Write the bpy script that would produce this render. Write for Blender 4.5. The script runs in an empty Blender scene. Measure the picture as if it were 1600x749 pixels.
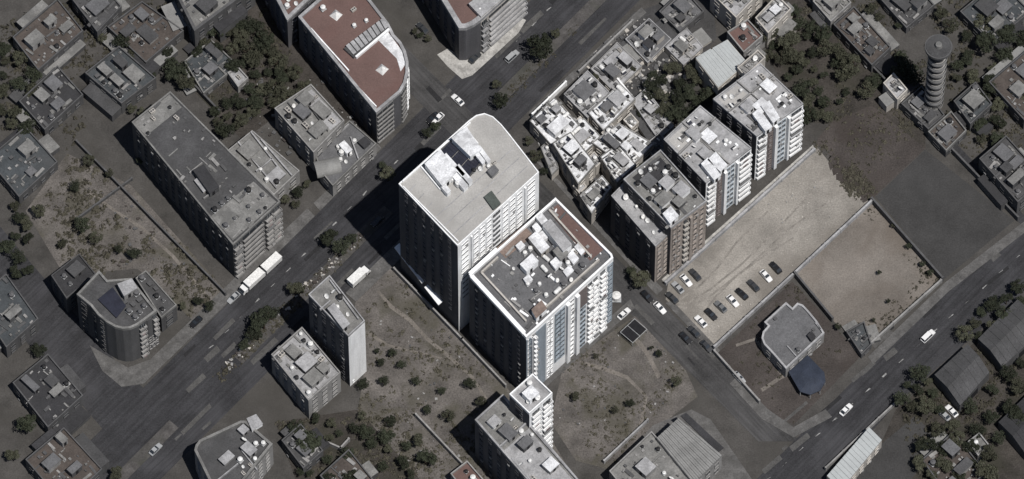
import bpy, bmesh, math, random
from mathutils import Vector, Matrix, noise
R = math.radians
sc = bpy.context.scene
COL = sc.collection
random.seed(7)

# ------------------------------------------------------------------ camera, sky, sun, exposure
EL = R(63.0)          # the satellite looks down at 63 degrees
S = 0.18              # metres on the image plane per photograph pixel
D = 2500.0
sE, cE = math.sin(EL), math.cos(EL)
CAM = Vector((0, -D * cE, D * sE))
cam = bpy.data.cameras.new('camera')
cam.sensor_width = 36.0
cam.lens = 36.0 * D / (1600 * S)
cam.clip_start = 10.0
cam.clip_end = 9000.0
camo = bpy.data.objects.new('camera', cam)
COL.objects.link(camo)
camo.location = CAM
camo.rotation_euler = (R(90) - EL, 0, 0)
sc.camera = camo

SUN_EL, SUN_AZ = R(66.0), math.atan2(0.685, -0.729)   # azimuth from +Y, clockwise
w = bpy.data.worlds.new('World')
sc.world = w
w.use_nodes = True
nt = w.node_tree
bg = nt.nodes.get('Background') or nt.nodes.new('ShaderNodeBackground')
sky = nt.nodes.new('ShaderNodeTexSky')
sky.sky_type = 'NISHITA'
sky.sun_disc = False
sky.sun_elevation = SUN_EL
sky.sun_rotation = SUN_AZ
nt.links.new(sky.outputs['Color'], bg.inputs['Color'])
bg.inputs['Strength'].default_value = 0.05
sl = bpy.data.lights.new('sun', 'SUN')
sl.energy = 5.0
sl.angle = R(0.5)
sl.color = (1.0, 0.965, 0.92)
slo = bpy.data.objects.new('sun', sl)
COL.objects.link(slo)
sd = Vector((math.sin(SUN_AZ) * math.cos(SUN_EL), math.cos(SUN_AZ) * math.cos(SUN_EL), math.sin(SUN_EL)))
slo.location = sd * 300
slo.rotation_euler = sd.to_track_quat('Z', 'Y').to_euler()
vs = sc.view_settings
vs.view_transform = 'Standard'
vs.look = 'None'
vs.gamma = 1.0
vs.use_curve_mapping = False
vs.exposure = -0.3
try:
    sc.cycles.max_bounces = 4
    sc.cycles.diffuse_bounces = 2
    sc.cycles.glossy_bounces = 2
except Exception:
    pass

# ------------------------------------------------------------------ from map pixels to the ground plan
def at(px, py, h=0.0):
    f = Vector((0, cE, -sE)); u = Vector((0, sE, cE))
    d = f * D + Vector((1, 0, 0)) * ((px - 800) * S) + u * ((374.5 - py) * S)
    t = (h - CAM.z) / d.z
    p = CAM + d * t
    return Vector((p.x, p.y, h))

def HT(px):            # a facade drop in pixels to metres of height
    return px * S / cE

def area2(P):
    return sum(P[i].x * P[(i + 1) % len(P)].y - P[(i + 1) % len(P)].x * P[i].y for i in range(len(P)))

def plan(pts, h=0.0):  # pixel polygon seen at height h -> counter-clockwise plan polygon
    P = [at(a, b, h) for a, b in pts]
    P = [Vector((p.x, p.y)) for p in P]
    if area2(P) < 0:
        P.reverse()
    return P

def inset(P, d):       # move every edge of a ccw polygon inwards by d
    n = len(P); out = []
    for i in range(n):
        a, b, c = P[i - 1], P[i], P[(i + 1) % n]
        e1 = (b - a).normalized(); e2 = (c - b).normalized()
        n1 = Vector((-e1.y, e1.x)); n2 = Vector((-e2.y, e2.x))
        m = n1 + n2
        k = max(0.35, m.dot(n1))
        out.append(b + m * (d / k))
    return out

def inside(P, p):
    c = False; n = len(P); j = n - 1
    for i in range(n):
        if (P[i].y > p.y) != (P[j].y > p.y) and p.x < (P[j].x - P[i].x) * (p.y - P[i].y) / (P[j].y - P[i].y) + P[i].x:
            c = not c
        j = i
    return c

# ------------------------------------------------------------------ materials
def mat(name, c, var=0.25, scale=0.35, rough=0.9, streak=False, fine=2.2, fvar=0.25, bump=0.25, stain=None, spec=0.2, metal=0.0):
    if max(c) < 0.6: c = tuple(x * 0.82 for x in c)
    if stain: stain = (stain[0], stain[1], tuple(x * (0.82 if max(c) < 0.6 else 1) for x in stain[2]))
    m = bpy.data.materials.new(name)
    m.use_nodes = True
    t = m.node_tree; N = t.nodes; L = t.links
    b = N.get('Principled BSDF')
    b.inputs['Roughness'].default_value = rough
    b.inputs['Metallic'].default_value = metal
    try:
        b.inputs['Specular IOR Level'].default_value = spec
    except Exception:
        pass
    g = N.new('ShaderNodeNewGeometry')
    mp = N.new('ShaderNodeMapping')
    L.new(g.outputs['Position'], mp.inputs['Vector'])
    if streak:
        mp.inputs['Scale'].default_value = (1, 1, 0.12)
    n1 = N.new('ShaderNodeTexNoise')
    n1.inputs['Scale'].default_value = scale
    n1.inputs['Detail'].default_value = 6
    n1.inputs['Roughness'].default_value = 0.68
    L.new(mp.outputs['Vector'], n1.inputs['Vector'])
    mr = N.new('ShaderNodeMapRange')
    mr.inputs['From Min'].default_value = 0.3
    mr.inputs['From Max'].default_value = 0.7
    mr.inputs['To Min'].default_value = 1 - var
    mr.inputs['To Max'].default_value = 1 + var
    L.new(n1.outputs['Fac'], mr.inputs['Value'])
    n2 = N.new('ShaderNodeTexNoise')
    n2.inputs['Scale'].default_value = fine
    n2.inputs['Detail'].default_value = 3
    n2.inputs['Roughness'].default_value = 0.75
    L.new(g.outputs['Position'], n2.inputs['Vector'])
    mr2 = N.new('ShaderNodeMapRange')
    mr2.inputs['From Min'].default_value = 0.3
    mr2.inputs['From Max'].default_value = 0.7
    mr2.inputs['To Min'].default_value = 1 - fvar
    mr2.inputs['To Max'].default_value = 1 + fvar
    L.new(n2.outputs['Fac'], mr2.inputs['Value'])
    mu = N.new('ShaderNodeMath'); mu.operation = 'MULTIPLY'
    L.new(mr.outputs['Result'], mu.inputs[0]); L.new(mr2.outputs['Result'], mu.inputs[1])
    vm = N.new('ShaderNodeVectorMath'); vm.operation = 'SCALE'
    vm.inputs[0].default_value = c[:3]
    L.new(mu.outputs['Value'], vm.inputs['Scale'])
    src = vm.outputs['Vector']
    if stain:
        sc_, amt, scol = stain
        n3 = N.new('ShaderNodeTexNoise')
        n3.inputs['Scale'].default_value = sc_
        n3.inputs['Detail'].default_value = 4
        n3.inputs['Distortion'].default_value = 0.6
        L.new(g.outputs['Position'], n3.inputs['Vector'])
        m3 = N.new('ShaderNodeMapRange')
        m3.inputs['From Min'].default_value = 0.5
        m3.inputs['From Max'].default_value = 0.66
        m3.inputs['To Max'].default_value = amt
        L.new(n3.outputs['Fac'], m3.inputs['Value'])
        mx = N.new('ShaderNodeMixRGB')
        mx.inputs['Color2'].default_value = (*scol, 1)
        L.new(m3.outputs['Result'], mx.inputs['Fac'])
        L.new(src, mx.inputs['Color1'])
        src = mx.outputs['Color']
    L.new(src, b.inputs['Base Color'])
    if bump:
        bp = N.new('ShaderNodeBump')
        bp.inputs['Strength'].default_value = bump
        bp.inputs['Distance'].default_value = 0.15
        L.new(n2.outputs['Fac'], bp.inputs['Height'])
        L.new(bp.outputs['Normal'], b.inputs['Normal'])
    return m

M = {}
M['soil'] = mat('dusty_soil', (0.078, 0.074, 0.07), 0.35, 0.12, stain=(0.05, 0.6, (0.07, 0.066, 0.06)))  # soil tone lowered to put vignette darkening into the outskirts
M['asphalt'] = mat('asphalt', (0.043, 0.043, 0.047), 0.3, 0.12, fvar=0.3, stain=(0.06, 0.55, (0.085, 0.083, 0.08)))
M['asphalt_worn'] = mat('worn_asphalt', (0.068, 0.067, 0.068), 0.35, 0.15, fvar=0.3, stain=(0.08, 0.6, (0.055, 0.055, 0.057)))
M['pavement'] = mat('pavement_concrete', (0.13, 0.127, 0.125), 0.4, 0.3, stain=(0.2, 0.6, (0.09, 0.088, 0.085)))
M['pale_pavement'] = mat('pale_pavement', (0.45, 0.44, 0.42), 0.35, 0.4, stain=(0.25, 0.5, (0.2, 0.19, 0.18)))
M['median'] = mat('median_soil', (0.095, 0.09, 0.088), 0.4, 0.3, stain=(0.15, 0.6, (0.06, 0.062, 0.05)))
M['lot'] = mat('compacted_sand', (0.3, 0.281, 0.256), 0.42, 0.045, fvar=0.28, stain=(0.035, 0.6, (0.15, 0.135, 0.12)))
M['lot_brown'] = mat('brown_earth', (0.072, 0.063, 0.059), 0.35, 0.08, fvar=0.35, stain=(0.09, 0.5, (0.055, 0.045, 0.04)))
M['court'] = mat('sand_court', (0.195, 0.176, 0.158), 0.42, 0.035, fvar=0.25, stain=(0.05, 0.5, (0.14, 0.115, 0.095)))
M['scrub_soil'] = mat('scrubby_soil', (0.135, 0.124, 0.116), 0.4, 0.14, fvar=0.4, stain=(0.12, 0.65, (0.085, 0.08, 0.06)))
M['grey_lot'] = mat('grey_yard', (0.062, 0.061, 0.061), 0.3, 0.08, stain=(0.08, 0.5, (0.05, 0.05, 0.05)))  # yard grey darkened as part of the painted-in vignette
M['garden'] = mat('garden_soil', (0.058, 0.052, 0.047), 0.45, 0.16, fvar=0.4, stain=(0.1, 0.6, (0.045, 0.045, 0.032)))  # garden soil with vignette darkening put into its tone
M['white'] = mat('white_paint', (0.86, 0.87, 0.88), 0.14, 0.5, streak=True, fvar=0.1, bump=0.08, rough=0.75, stain=(0.3, 0.14, (0.5, 0.49, 0.48)))
M['cream'] = mat('cream_render', (0.56, 0.53, 0.49), 0.2, 0.5, streak=True, fvar=0.12, bump=0.1, stain=(0.3, 0.35, (0.34, 0.32, 0.29)))
M['greywall'] = mat('grey_render', (0.33, 0.325, 0.32), 0.25, 0.5, streak=True, fvar=0.15, stain=(0.3, 0.4, (0.2, 0.195, 0.19)))
M['darkwall'] = mat('dark_render', (0.11, 0.11, 0.113), 0.25, 0.4, streak=True, fvar=0.15)  # dark wall tone, lowered to put vignette darkening into the outer houses
M['brownwall'] = mat('brown_stone_wall', (0.38, 0.335, 0.305), 0.3, 0.6, streak=True, fvar=0.3)
M['brownpanel'] = mat('brown_panel', (0.22, 0.19, 0.185), 0.2, 0.5, fvar=0.15, streak=True)
M['bluegrey'] = mat('blue_grey_panel', (0.34, 0.39, 0.44), 0.2, 0.4, fvar=0.15, streak=True)
M['sidewall'] = mat('shade_toned_wall', (0.125, 0.125, 0.135), 0.25, 0.4, streak=True, fvar=0.15)  # shade of the unlit sides is put into this wall colour
M['roof_pale'] = mat('pale_roof_screed', (0.455, 0.445, 0.43), 0.15, 0.12, fvar=0.16, stain=(0.14, 0.5, (0.36, 0.35, 0.335)))
M['roof_light'] = mat('light_roof_screed', (0.4, 0.4, 0.41), 0.28, 0.25, stain=(0.22, 0.6, (0.2, 0.2, 0.205)))
M['roof_white'] = mat('whitewashed_roof', (0.66, 0.67, 0.69), 0.25, 0.35, stain=(0.3, 0.6, (0.3, 0.3, 0.31)))
M['roof_grey'] = mat('grey_roof_screed', (0.155, 0.156, 0.163), 0.25, 0.2, stain=(0.2, 0.5, (0.11, 0.11, 0.115)))
M['roof_mid'] = mat('mid_grey_roof', (0.23, 0.228, 0.222), 0.3, 0.25, stain=(0.22, 0.6, (0.13, 0.13, 0.128)))
M['roof_dark'] = mat('dark_edge_dimmed_roof', (0.05, 0.05, 0.054), 0.3, 0.15, stain=(0.12, 0.5, (0.05, 0.05, 0.052)))  # dark roof tone, lowered further to carry the vignette at frame edges
M['roof_murky'] = mat('edge_dimmed_roof', (0.085, 0.085, 0.088), 0.3, 0.16, stain=(0.14, 0.55, (0.075, 0.075, 0.076)))  # vignette darkening of the frame edges put into the roof colour
M['roof_murky_brown'] = mat('brownish_edge_dimmed_roof', (0.1, 0.085, 0.077), 0.35, 0.2, stain=(0.2, 0.55, (0.062, 0.055, 0.052)))  # brown tint with the vignette darkening mixed in
M['roof_murky_blue'] = mat('slate_edge_dimmed_roof', (0.07, 0.078, 0.085), 0.3, 0.18, stain=(0.16, 0.5, (0.1, 0.102, 0.104)))  # slate tint, vignette darkening kept in the colour
M['roof_red'] = mat('red_brown_roof_coating', (0.165, 0.108, 0.098), 0.14, 0.15, fvar=0.14, stain=(0.1, 0.35, (0.165, 0.09, 0.08)))
M['roof_brown'] = mat('brown_roof_coating', (0.24, 0.185, 0.16), 0.25, 0.3, stain=(0.2, 0.5, (0.15, 0.125, 0.115)))
M['metal_pale'] = mat('pale_sheet_metal', (0.5, 0.525, 0.53), 0.1, 0.2, rough=0.6, fvar=0.08, bump=0.05, stain=(0.2, 0.3, (0.42, 0.46, 0.46)))
M['metal_grey'] = mat('grey_sheet_metal', (0.26, 0.26, 0.255), 0.2, 0.3, rough=0.6, fvar=0.12, bump=0.05)
M['blue'] = mat('blue_canopy_cloth', (0.04, 0.049, 0.072), 0.25, 0.3, rough=0.7, fvar=0.15)
M['glass'] = mat('dark_window_glass', (0.035, 0.042, 0.052), 0.4, 0.4, rough=0.25, fvar=0.1, bump=0, spec=0.5)
M['skyglass'] = mat('navy_glazing', (0.03, 0.032, 0.048), 0.3, 0.4, rough=0.4, fvar=0.2, bump=0, spec=0.4)
M['greenglass'] = mat('green_glazing', (0.10, 0.115, 0.105), 0.2, 0.5, rough=0.4, bump=0)
M['dark'] = mat('dark_opening', (0.022, 0.022, 0.025), 0.2, 0.5, bump=0)
M['tank_black'] = mat('black_plastic', (0.03, 0.03, 0.032), 0.2, 1.0, rough=0.5, bump=0)
M['tank_white'] = mat('white_plastic', (0.72, 0.72, 0.71), 0.12, 1.0, rough=0.5, bump=0)
M['steel'] = mat('galvanised_steel', (0.42, 0.43, 0.44), 0.2, 1.0, rough=0.5, bump=0)
M['steel_dull'] = mat('dull_plastic', (0.13, 0.13, 0.135), 0.2, 1.0, rough=0.7, bump=0)
M['timber'] = mat('bark', (0.07, 0.055, 0.04), 0.3, 2.0, bump=0.3)
M['rubber'] = mat('tyre_rubber', (0.02, 0.02, 0.02), 0.1, 1.0, bump=0)
M['lamp'] = mat('headlamp_plastic', (0.6, 0.6, 0.58), 0.05, 1.0, rough=0.3, bump=0)
CARP = {'white': mat('white_car_paint', (0.75, 0.75, 0.75), 0.04, 1.0, rough=0.3, bump=0, fvar=0.05, spec=0.5),
        'black': mat('black_car_paint', (0.018, 0.018, 0.02), 0.1, 1.0, rough=0.3, bump=0, fvar=0.05, spec=0.5),
        'dark grey': mat('dark_grey_car_paint', (0.05, 0.052, 0.056), 0.1, 1.0, rough=0.35, bump=0, fvar=0.05, spec=0.5),
        'silver': mat('silver_car_paint', (0.4, 0.41, 0.42), 0.05, 1.0, rough=0.35, bump=0, fvar=0.05, spec=0.5),
        'grey': mat('grey_car_paint', (0.17, 0.175, 0.18), 0.06, 1.0, rough=0.35, bump=0, fvar=0.05, spec=0.5)}

def roadmat(name, c, ang):
    m = mat(name, c, 0.3, 0.12, fvar=0.3, stain=(0.06, 0.5, tuple(x * 1.7 for x in c)))
    t = m.node_tree; b = t.nodes.get('Principled BSDF'); src = b.inputs['Base Color'].links[0].from_socket
    g = t.nodes.new('ShaderNodeNewGeometry'); mp = t.nodes.new('ShaderNodeMapping')
    mp.vector_type = 'TEXTURE'
    mp.inputs['Rotation'].default_value = (0, 0, ang); mp.inputs['Scale'].default_value = (18, 0.9, 1)
    t.links.new(g.outputs['Position'], mp.inputs['Vector'])
    n = t.nodes.new('ShaderNodeTexNoise'); n.inputs['Scale'].default_value = 1.0; n.inputs['Detail'].default_value = 4; n.inputs['Roughness'].default_value = .6
    t.links.new(mp.outputs['Vector'], n.inputs['Vector'])
    r = t.nodes.new('ShaderNodeMapRange'); r.inputs['From Min'].default_value = .3; r.inputs['From Max'].default_value = .7; r.inputs['To Min'].default_value = .76; r.inputs['To Max'].default_value = 1.3
    t.links.new(n.outputs['Fac'], r.inputs['Value'])
    v = t.nodes.new('ShaderNodeVectorMath'); v.operation = 'SCALE'
    t.links.new(src, v.inputs[0]); t.links.new(r.outputs['Result'], v.inputs['Scale']); t.links.new(v.outputs['Vector'], b.inputs['Base Color'])
    return m
M['asphalt'] = roadmat('asphalt_streaked', (0.045, 0.045, 0.049), math.atan2(0.79, 0.72))
M['asphalt_cross'] = roadmat('asphalt_cross_street', (0.062, 0.061, 0.062), math.atan2(-0.82, 0.7))
M['patch'] = mat('tar_patch', (0.03, 0.03, 0.032), 0.2, 0.6)
M['patch_pale'] = mat('worn_patch', (0.1, 0.098, 0.096), 0.3, 0.5)
M['track'] = mat('trodden_track', (0.19, 0.172, 0.155), 0.3, 0.25, fvar=0.3)
M['paint'] = mat('worn_road_paint', (0.3, 0.3, 0.295), 0.5, 0.8, fvar=0.5)
M['shutter'] = mat('rolled_shutter', (0.3, 0.3, 0.3), 0.3, 0.5, bump=0)
M['curtain'] = mat('curtain_behind_glass', (0.16, 0.155, 0.15), 0.3, 0.8, rough=0.5, bump=0)
M['cloth'] = mat('washing', (0.34, 0.27, 0.27), 0.5, 0.5, bump=0)

def leafmat(name, c):
    m = mat(name, c, 0.35, 0.6, rough=0.8, fine=5.0, fvar=0.3, bump=0)
    t = m.node_tree; b = t.nodes.get('Principled BSDF')
    src = b.inputs['Base Color'].links[0].from_socket
    oi = t.nodes.new('ShaderNodeObjectInfo')
    mr = t.nodes.new('ShaderNodeMapRange')
    mr.inputs['To Min'].default_value = 0.7; mr.inputs['To Max'].default_value = 1.35
    t.links.new(oi.outputs['Random'], mr.inputs['Value'])
    v = t.nodes.new('ShaderNodeVectorMath'); v.operation = 'SCALE'
    t.links.new(src, v.inputs[0]); t.links.new(mr.outputs['Result'], v.inputs['Scale'])
    t.links.new(v.outputs['Vector'], b.inputs['Base Color'])
    return m
M['leaf'] = leafmat('dark_leaves', (0.036, 0.042, 0.027))
M['leaf_olive'] = leafmat('olive_leaves', (0.064, 0.066, 0.045))
M['scrub'] = leafmat('scrub_leaves', (0.085, 0.079, 0.06))

# ------------------------------------------------------------------ mesh helper and tagging
class MB:
    def __init__(s):
        s.v = []; s.f = []; s.m = []
    def face(s, pts, mi=0):
        b = len(s.v); s.v += [tuple(p) for p in pts]; s.f.append(tuple(range(b, b + len(pts)))); s.m.append(mi)
    def box(s, x0, x1, y0, y1, z0, z1, mi=0, bottom=True):
        b = len(s.v)
        s.v += [(x0, y0, z0), (x1, y0, z0), (x1, y1, z0), (x0, y1, z0), (x0, y0, z1), (x1, y0, z1), (x1, y1, z1), (x0, y1, z1)]
        F = [(4, 5, 6, 7), (0, 1, 5, 4), (1, 2, 6, 5), (2, 3, 7, 6), (3, 0, 4, 7)] + ([(3, 2, 1, 0)] if bottom else [])
        for f in F:
            s.f.append(tuple(b + i for i in f)); s.m.append(mi)
    def prism(s, P, z0, z1, mi=0, top=True, tmi=None, bottom=False):
        n = len(P); b = len(s.v)
        s.v += [(p[0], p[1], z0) for p in P] + [(p[0], p[1], z1) for p in P]
        for i in range(n):
            j = (i + 1) % n
            s.f.append((b + i, b + j, b + n + j, b + n + i)); s.m.append(mi)
        if top:
            s.f.append(tuple(b + n + i for i in range(n))); s.m.append(mi if tmi is None else tmi)
        if bottom:
            s.f.append(tuple(b + i for i in reversed(range(n)))); s.m.append(mi)
    def ring(s, P, Q, z0, z1, mi=0):     # P outer, Q inner
        n = len(P); b = len(s.v)
        for z in (z0, z1):
            s.v += [(p[0], p[1], z) for p in P]; s.v += [(q[0], q[1], z) for q in Q]
        for i in range(n):
            j = (i + 1) % n
            s.f += [(b + i, b + j, b + 2 * n + j, b + 2 * n + i), (b + n + j, b + n + i, b + 3 * n + i, b + 3 * n + j),
                    (b + 2 * n + i, b + 2 * n + j, b + 3 * n + j, b + 3 * n + i)]
            s.m += [mi] * 3
    def tube(s, p0, p1, r0, r1, n=8, mi=0, caps=True):
        p0 = Vector(p0); p1 = Vector(p1); a = (p1 - p0).normalized()
        x = a.orthogonal().normalized(); y = a.cross(x); b = len(s.v)
        for p, r in ((p0, r0), (p1, r1)):
            s.v += [tuple(p + (x * math.cos(2 * math.pi * k / n) + y * math.sin(2 * math.pi * k / n)) * r) for k in range(n)]
        for k in range(n):
            j = (k + 1) % n
            s.f.append((b + k, b + j, b + n + j, b + n + k)); s.m.append(mi)
        if caps:
            s.f.append(tuple(b + n + k for k in range(n))); s.m.append(mi)
            s.f.append(tuple(b + k for k in reversed(range(n)))); s.m.append(mi)
    def mesh(s, name, mats):
        me = bpy.data.meshes.new(name)
        me.from_pydata(s.v, [], s.f)
        for m in (mats if isinstance(mats, (list, tuple)) else [mats]):
            me.materials.append(m)
        me.polygons.foreach_set('material_index', s.m)
        me.update()
        return me
    def build(s, name, mats, parent=None, loc=(0, 0, 0), rz=0.0):
        return link(name, s.mesh(name, mats), parent, loc, rz)

def link(name, me, parent=None, loc=(0, 0, 0), rz=0.0):
    o = bpy.data.objects.new(name, me)
    COL.objects.link(o)
    o.location = loc
    o.rotation_euler = (0, 0, rz)
    if parent is not None:
        o.parent = parent
    return o

def tag(o, label, cat, group=None):
    o['label'] = label; o['category'] = cat
    if group: o['group'] = group
    return o

def structure(o):
    o['kind'] = 'structure'; return o

def thing(name, label, cat, loc, rz=0.0, group=None):
    o = link(name, None, None, loc, rz)
    return tag(o, label, cat, group)

ORD = ['', 'second ', 'third ', 'fourth ', 'fifth ', 'sixth ', 'seventh ', 'eighth ', 'ninth ', 'tenth ', 'eleventh ', 'twelfth ',
       'thirteenth ', 'fourteenth ', 'fifteenth ', 'sixteenth ', 'seventeenth ', 'eighteenth ', 'nineteenth ', 'twentieth ']
def place(i, n):        # words for the i-th of n things counted from the left
    if i == 0: return 'leftmost'
    if i == n - 1: return 'rightmost'
    if i < (n + 1) // 2 or n - 1 - i >= len(ORD): return ORD[i] + 'from left'
    return ORD[n - 1 - i] + 'from right'

# ------------------------------------------------------------------ ground, streets, lots
def sheet(name, pts, z, m, thick=0.0):
    P = plan(pts)
    b = MB()
    if thick:
        b.prism(P, -0.05, z, 0)
    else:
        b.face([(p.x, p.y, z) for p in P])
    return structure(b.build(name, m))

g = MB(); g.face([(-2500, -2500, 0), (2500, -2500, 0), (2500, 2500, 0), (-2500, 2500, 0)])
structure(g.build('ground', M['soil']))

def strip(a, b, c0, c1, sgn):   # band between two lines x+sgn*y = c0..c1 from x=a to x=b (pixels)
    if sgn > 0: return [(a, c0 - a), (b, c0 - b), (b, c1 - b), (a, c1 - a)]
    return [(a, a - c0), (b, b - c0), (b, b - c1), (a, a - c1)]

sheet('road', [(-200, 1030), (1300, -470), (1470, -470), (-30, 1030)], 0.02, M['asphalt'])                # boulevard
sheet('road', [(330, -165), (395, -165), (1250, 690), (1185, 690)], 0.026, M['asphalt_cross'])              # cross street
sheet('road', [(1000, 935), (1353, 575), (1475, 458), (1800, 180), (1860, 250), (1597, 459), (1400, 632), (1130, 935)], 0.032, M['asphalt'])
sheet('road', [(-160, 160), (30, 390), (190, 575), (260, 640), (190, 705), (100, 600), (-220, 245)], 0.032, M['asphalt'])
sheet('road', [(1255, -15), (1268, -15), (1608, 345), (1596, 352)], 0.026, M['asphalt'])                   # alley
sheet('road', [(205, 28), (213, 24), (345, 170), (338, 176)], 0.026, M['asphalt'])
# raised median between the carriageways
for a, b in ((775, 1030), (365, 600), (60, 265)):
    sheet('median', [(a, 922 - a), (b, 922 - b), (b + 14, 948 - b - 14), (a + 14, 948 - a - 14)], 0.15, M['median'], 0.15)
# pavements
sheet('pavement', [(222, 602), (345, 484), (492, 338), (480, 326), (330, 470), (235, 562)], 0.13, M['pavement'], 0.13)
sheet('pavement', [(500, 330), (596, 232), (588, 222), (490, 318)], 0.13, M['pavement'], 0.13)
sheet('pavement', [(683, 86), (700, 105), (722, 124), (738, 118), (760, 98), (810, 52), (822, 32), (806, 24), (740, 84), (724, 92), (700, 76)], 0.13, M['pale_pavement'], 0.13)
sheet('pavement', [(826, 176), (834, 184), (1010, 20), (1002, 12)], 0.13, M['pavement'], 0.13)
sheet('pavement', [(540, 458), (660, 340), (676, 356), (556, 472)], 0.13, M['pavement'], 0.13)
sheet('pavement', [(846, 590), (985, 468), (992, 482), (852, 606)], 0.13, M['pavement'], 0.13)
sheet('pavement', [(835, 250), (848, 256), (1036, 452), (1026, 462)], 0.13, M['pavement'], 0.13)
sheet('pavement', [(1040, 474), (1050, 470), (1125, 548), (1118, 556)], 0.13, M['pavement'], 0.13)
sheet('pavement', [(1356, 558), (1474, 444), (1660, 300), (1668, 312), (1482, 456), (1364, 570)], 0.13, M['pavement'], 0.13)
sheet('pavement', [(1150, 590), (1200, 640), (1240, 668), (1290, 640), (1300, 652), (1240, 684), (1190, 655), (1140, 600)], 0.13, M['pavement'], 0.13)
sheet('pavement', [(140, 540), (160, 580), (190, 605), (225, 600), (250, 575), (240, 560), (200, 575), (165, 555)], 0.135, M['pavement'], 0.13)
sheet('pavement', [(1034, 437), (1038, 443), (1274, 234), (1270, 227)], 0.13, M['pale_pavement'], 0.13)
# lots and yards
sheet('dirt_lot', [(612, 415), (720, 530), (850, 668), (905, 760), (640, 800), (560, 640), (572, 560), (552, 500), (556, 470), (580, 448)], 0.03, M['scrub_soil'])
sheet('sand_lot', [(1045, 437), (1275, 228), (1325, 290), (1360, 316), (1118, 546), (1040, 468)], 0.03, M['lot'])
re_ = random.Random(77); edge = []
for k in range(46):
    u = k / 45; edge.append((1352 - 80 * u + 14 * math.sin(u * 9) * (1 - u) * u * 4 + re_.uniform(-4, 4), 316 - 88 * u + 12 * math.sin(u * 5 + 1) * u * (1 - u) * 4 + re_.uniform(-4, 4)))
sheet('earth_patch', edge + [(1280, 214), (1300, 190), (1362, 165), (1446, 232), (1366, 308)], 0.034, M['lot_brown'])
sheet('sand_court', [(1243, 426), (1364, 318), (1470, 438), (1352, 548), (1300, 500)], 0.03, M['court'])
sheet('grey_yard', [(1368, 308), (1446, 234), (1585, 345), (1476, 436)], 0.03, M['grey_lot'])
sheet('compound_yard', [(1122, 552), (1238, 440), (1346, 556), (1240, 664), (1190, 640)], 0.03, M['lot_brown'])
sheet('dirt_lot', [(880, 572), (992, 494), (1072, 580), (1090, 620), (1000, 690), (955, 735), (900, 720), (860, 660)], 0.03, M['scrub_soil'])
sheet('garden_plot', [(40, 330), (105, 240), (205, 290), (350, 452), (300, 500), (215, 420), (100, 430)], 0.03, M['scrub_soil'])
sheet('garden_plot', [(280, 120), (420, -20), (470, 60), (560, 190), (500, 180), (420, 190), (380, 220), (330, 170)], 0.03, M['garden'])
sheet('grove_soil', [(1190, -20), (1265, -10), (1446, 180), (1446, 232), (1362, 165), (1300, 195), (1258, 190), (1200, 90)], 0.03, M['garden'])
sheet('grey_yard', [(905, 110), (990, 20), (1110, -20), (1120, 60), (1080, 110), (1010, 230), (960, 140)], 0.03, M['asphalt_worn'])
sheet('concrete_yard', [(1080, 640), (1110, 655), (1175, 749), (1100, 800), (930, 780), (960, 730), (1020, 665)], 0.034, M['pavement'])
sheet('garden_plot', [(430, 660), (560, 640), (700, 800), (480, 800)], 0.034, M['garden'])
sheet('garden_plot', [(1330, 800), (1400, 640), (1600, 470), (1700, 700), (1600, 900)], 0.03, M['garden'])
sheet('concrete_yard', [(1310, 760), (1382, 690), (1430, 650), (1470, 690), (1400, 780)], 0.036, M['grey_lot'])

rr = random.Random(31)
def slab(name, cx, cy, a, b, z, m, ang=None):
    u = Vector((0.72, -0.69)) if ang is None else Vector((math.cos(ang), math.sin(ang))); v = Vector((-u.y, u.x))
    sheet(name, [(cx + u.x * i * a / 2 + v.x * j * b / 2 + rr.uniform(-1, 1), cy + u.y * i * a / 2 + v.y * j * b / 2 + rr.uniform(-1, 1)) for i, j in ((-1, -1), (1, -1), (1, 1), (-1, 1))], z, m)
for k in range(34):
    x = rr.uniform(90, 960); off = rr.choice((845, 865, 885, 905, 962, 975, 988))
    if rr.random() < .5: slab('tar_patch', x, off - x, rr.uniform(8, 60), rr.uniform(3, 9), 0.034 + k * .0006, M['patch'])
    else: slab('worn_patch', x, off - x, rr.uniform(10, 70), rr.uniform(3, 10), 0.034 + k * .0006, M['patch_pale'])
for k in range(14):
    x = rr.uniform(600, 1180); off = rr.choice((515, 530, 545, 558))
    slab('tar_patch', x, x - off, rr.uniform(8, 40), rr.uniform(3, 8), 0.036 + k * .0006, M[rr.choice(('patch', 'patch_pale'))], math.pi / 4 + .03)
for k in range(14):
    x = rr.uniform(1180, 1600); y = 735 - (x - 1180) * .86 + rr.uniform(-45, 25)
    slab('worn_patch', x, y, rr.uniform(10, 60), rr.uniform(3, 9), 0.04 + k * .0006, M[rr.choice(('patch', 'patch_pale'))], -.71)
for k in range(26):
    x = 330 + k * 24
    if 640 < x < 800: continue
    slab('lane_dash', x, 872 - x, 9, 1.1, 0.06, M['paint'])
for k in range(16):
    x = 1200 + k * 26; slab('lane_dash', x, 593 - (x - 1375) * .89, 9, 1.1, 0.06, M['paint'], -.71)
def track(pts, wpx, z):
    L = []; Rr = []
    for i, p in enumerate(pts):
        a = Vector(pts[max(0, i - 1)]); c = Vector(pts[min(len(pts) - 1, i + 1)]); d = (c - a).normalized(); n = Vector((-d.y, d.x)); q = wpx * rr.uniform(.35, .65)
        L.append(tuple(Vector(p) + n * q)); Rr.append(tuple(Vector(p) - n * q))
    b = MB()
    for i in range(len(pts) - 1):
        q = [at(*L[i], z), at(*L[i + 1], z), at(*Rr[i + 1], z), at(*Rr[i], z)]
        b.face(q[::-1])
    structure(b.build('footpath', M['track']))
track([(590, 455), (612, 480), (640, 500), (668, 530), (700, 556), (738, 590), (770, 640)], 5, 0.042)
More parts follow.
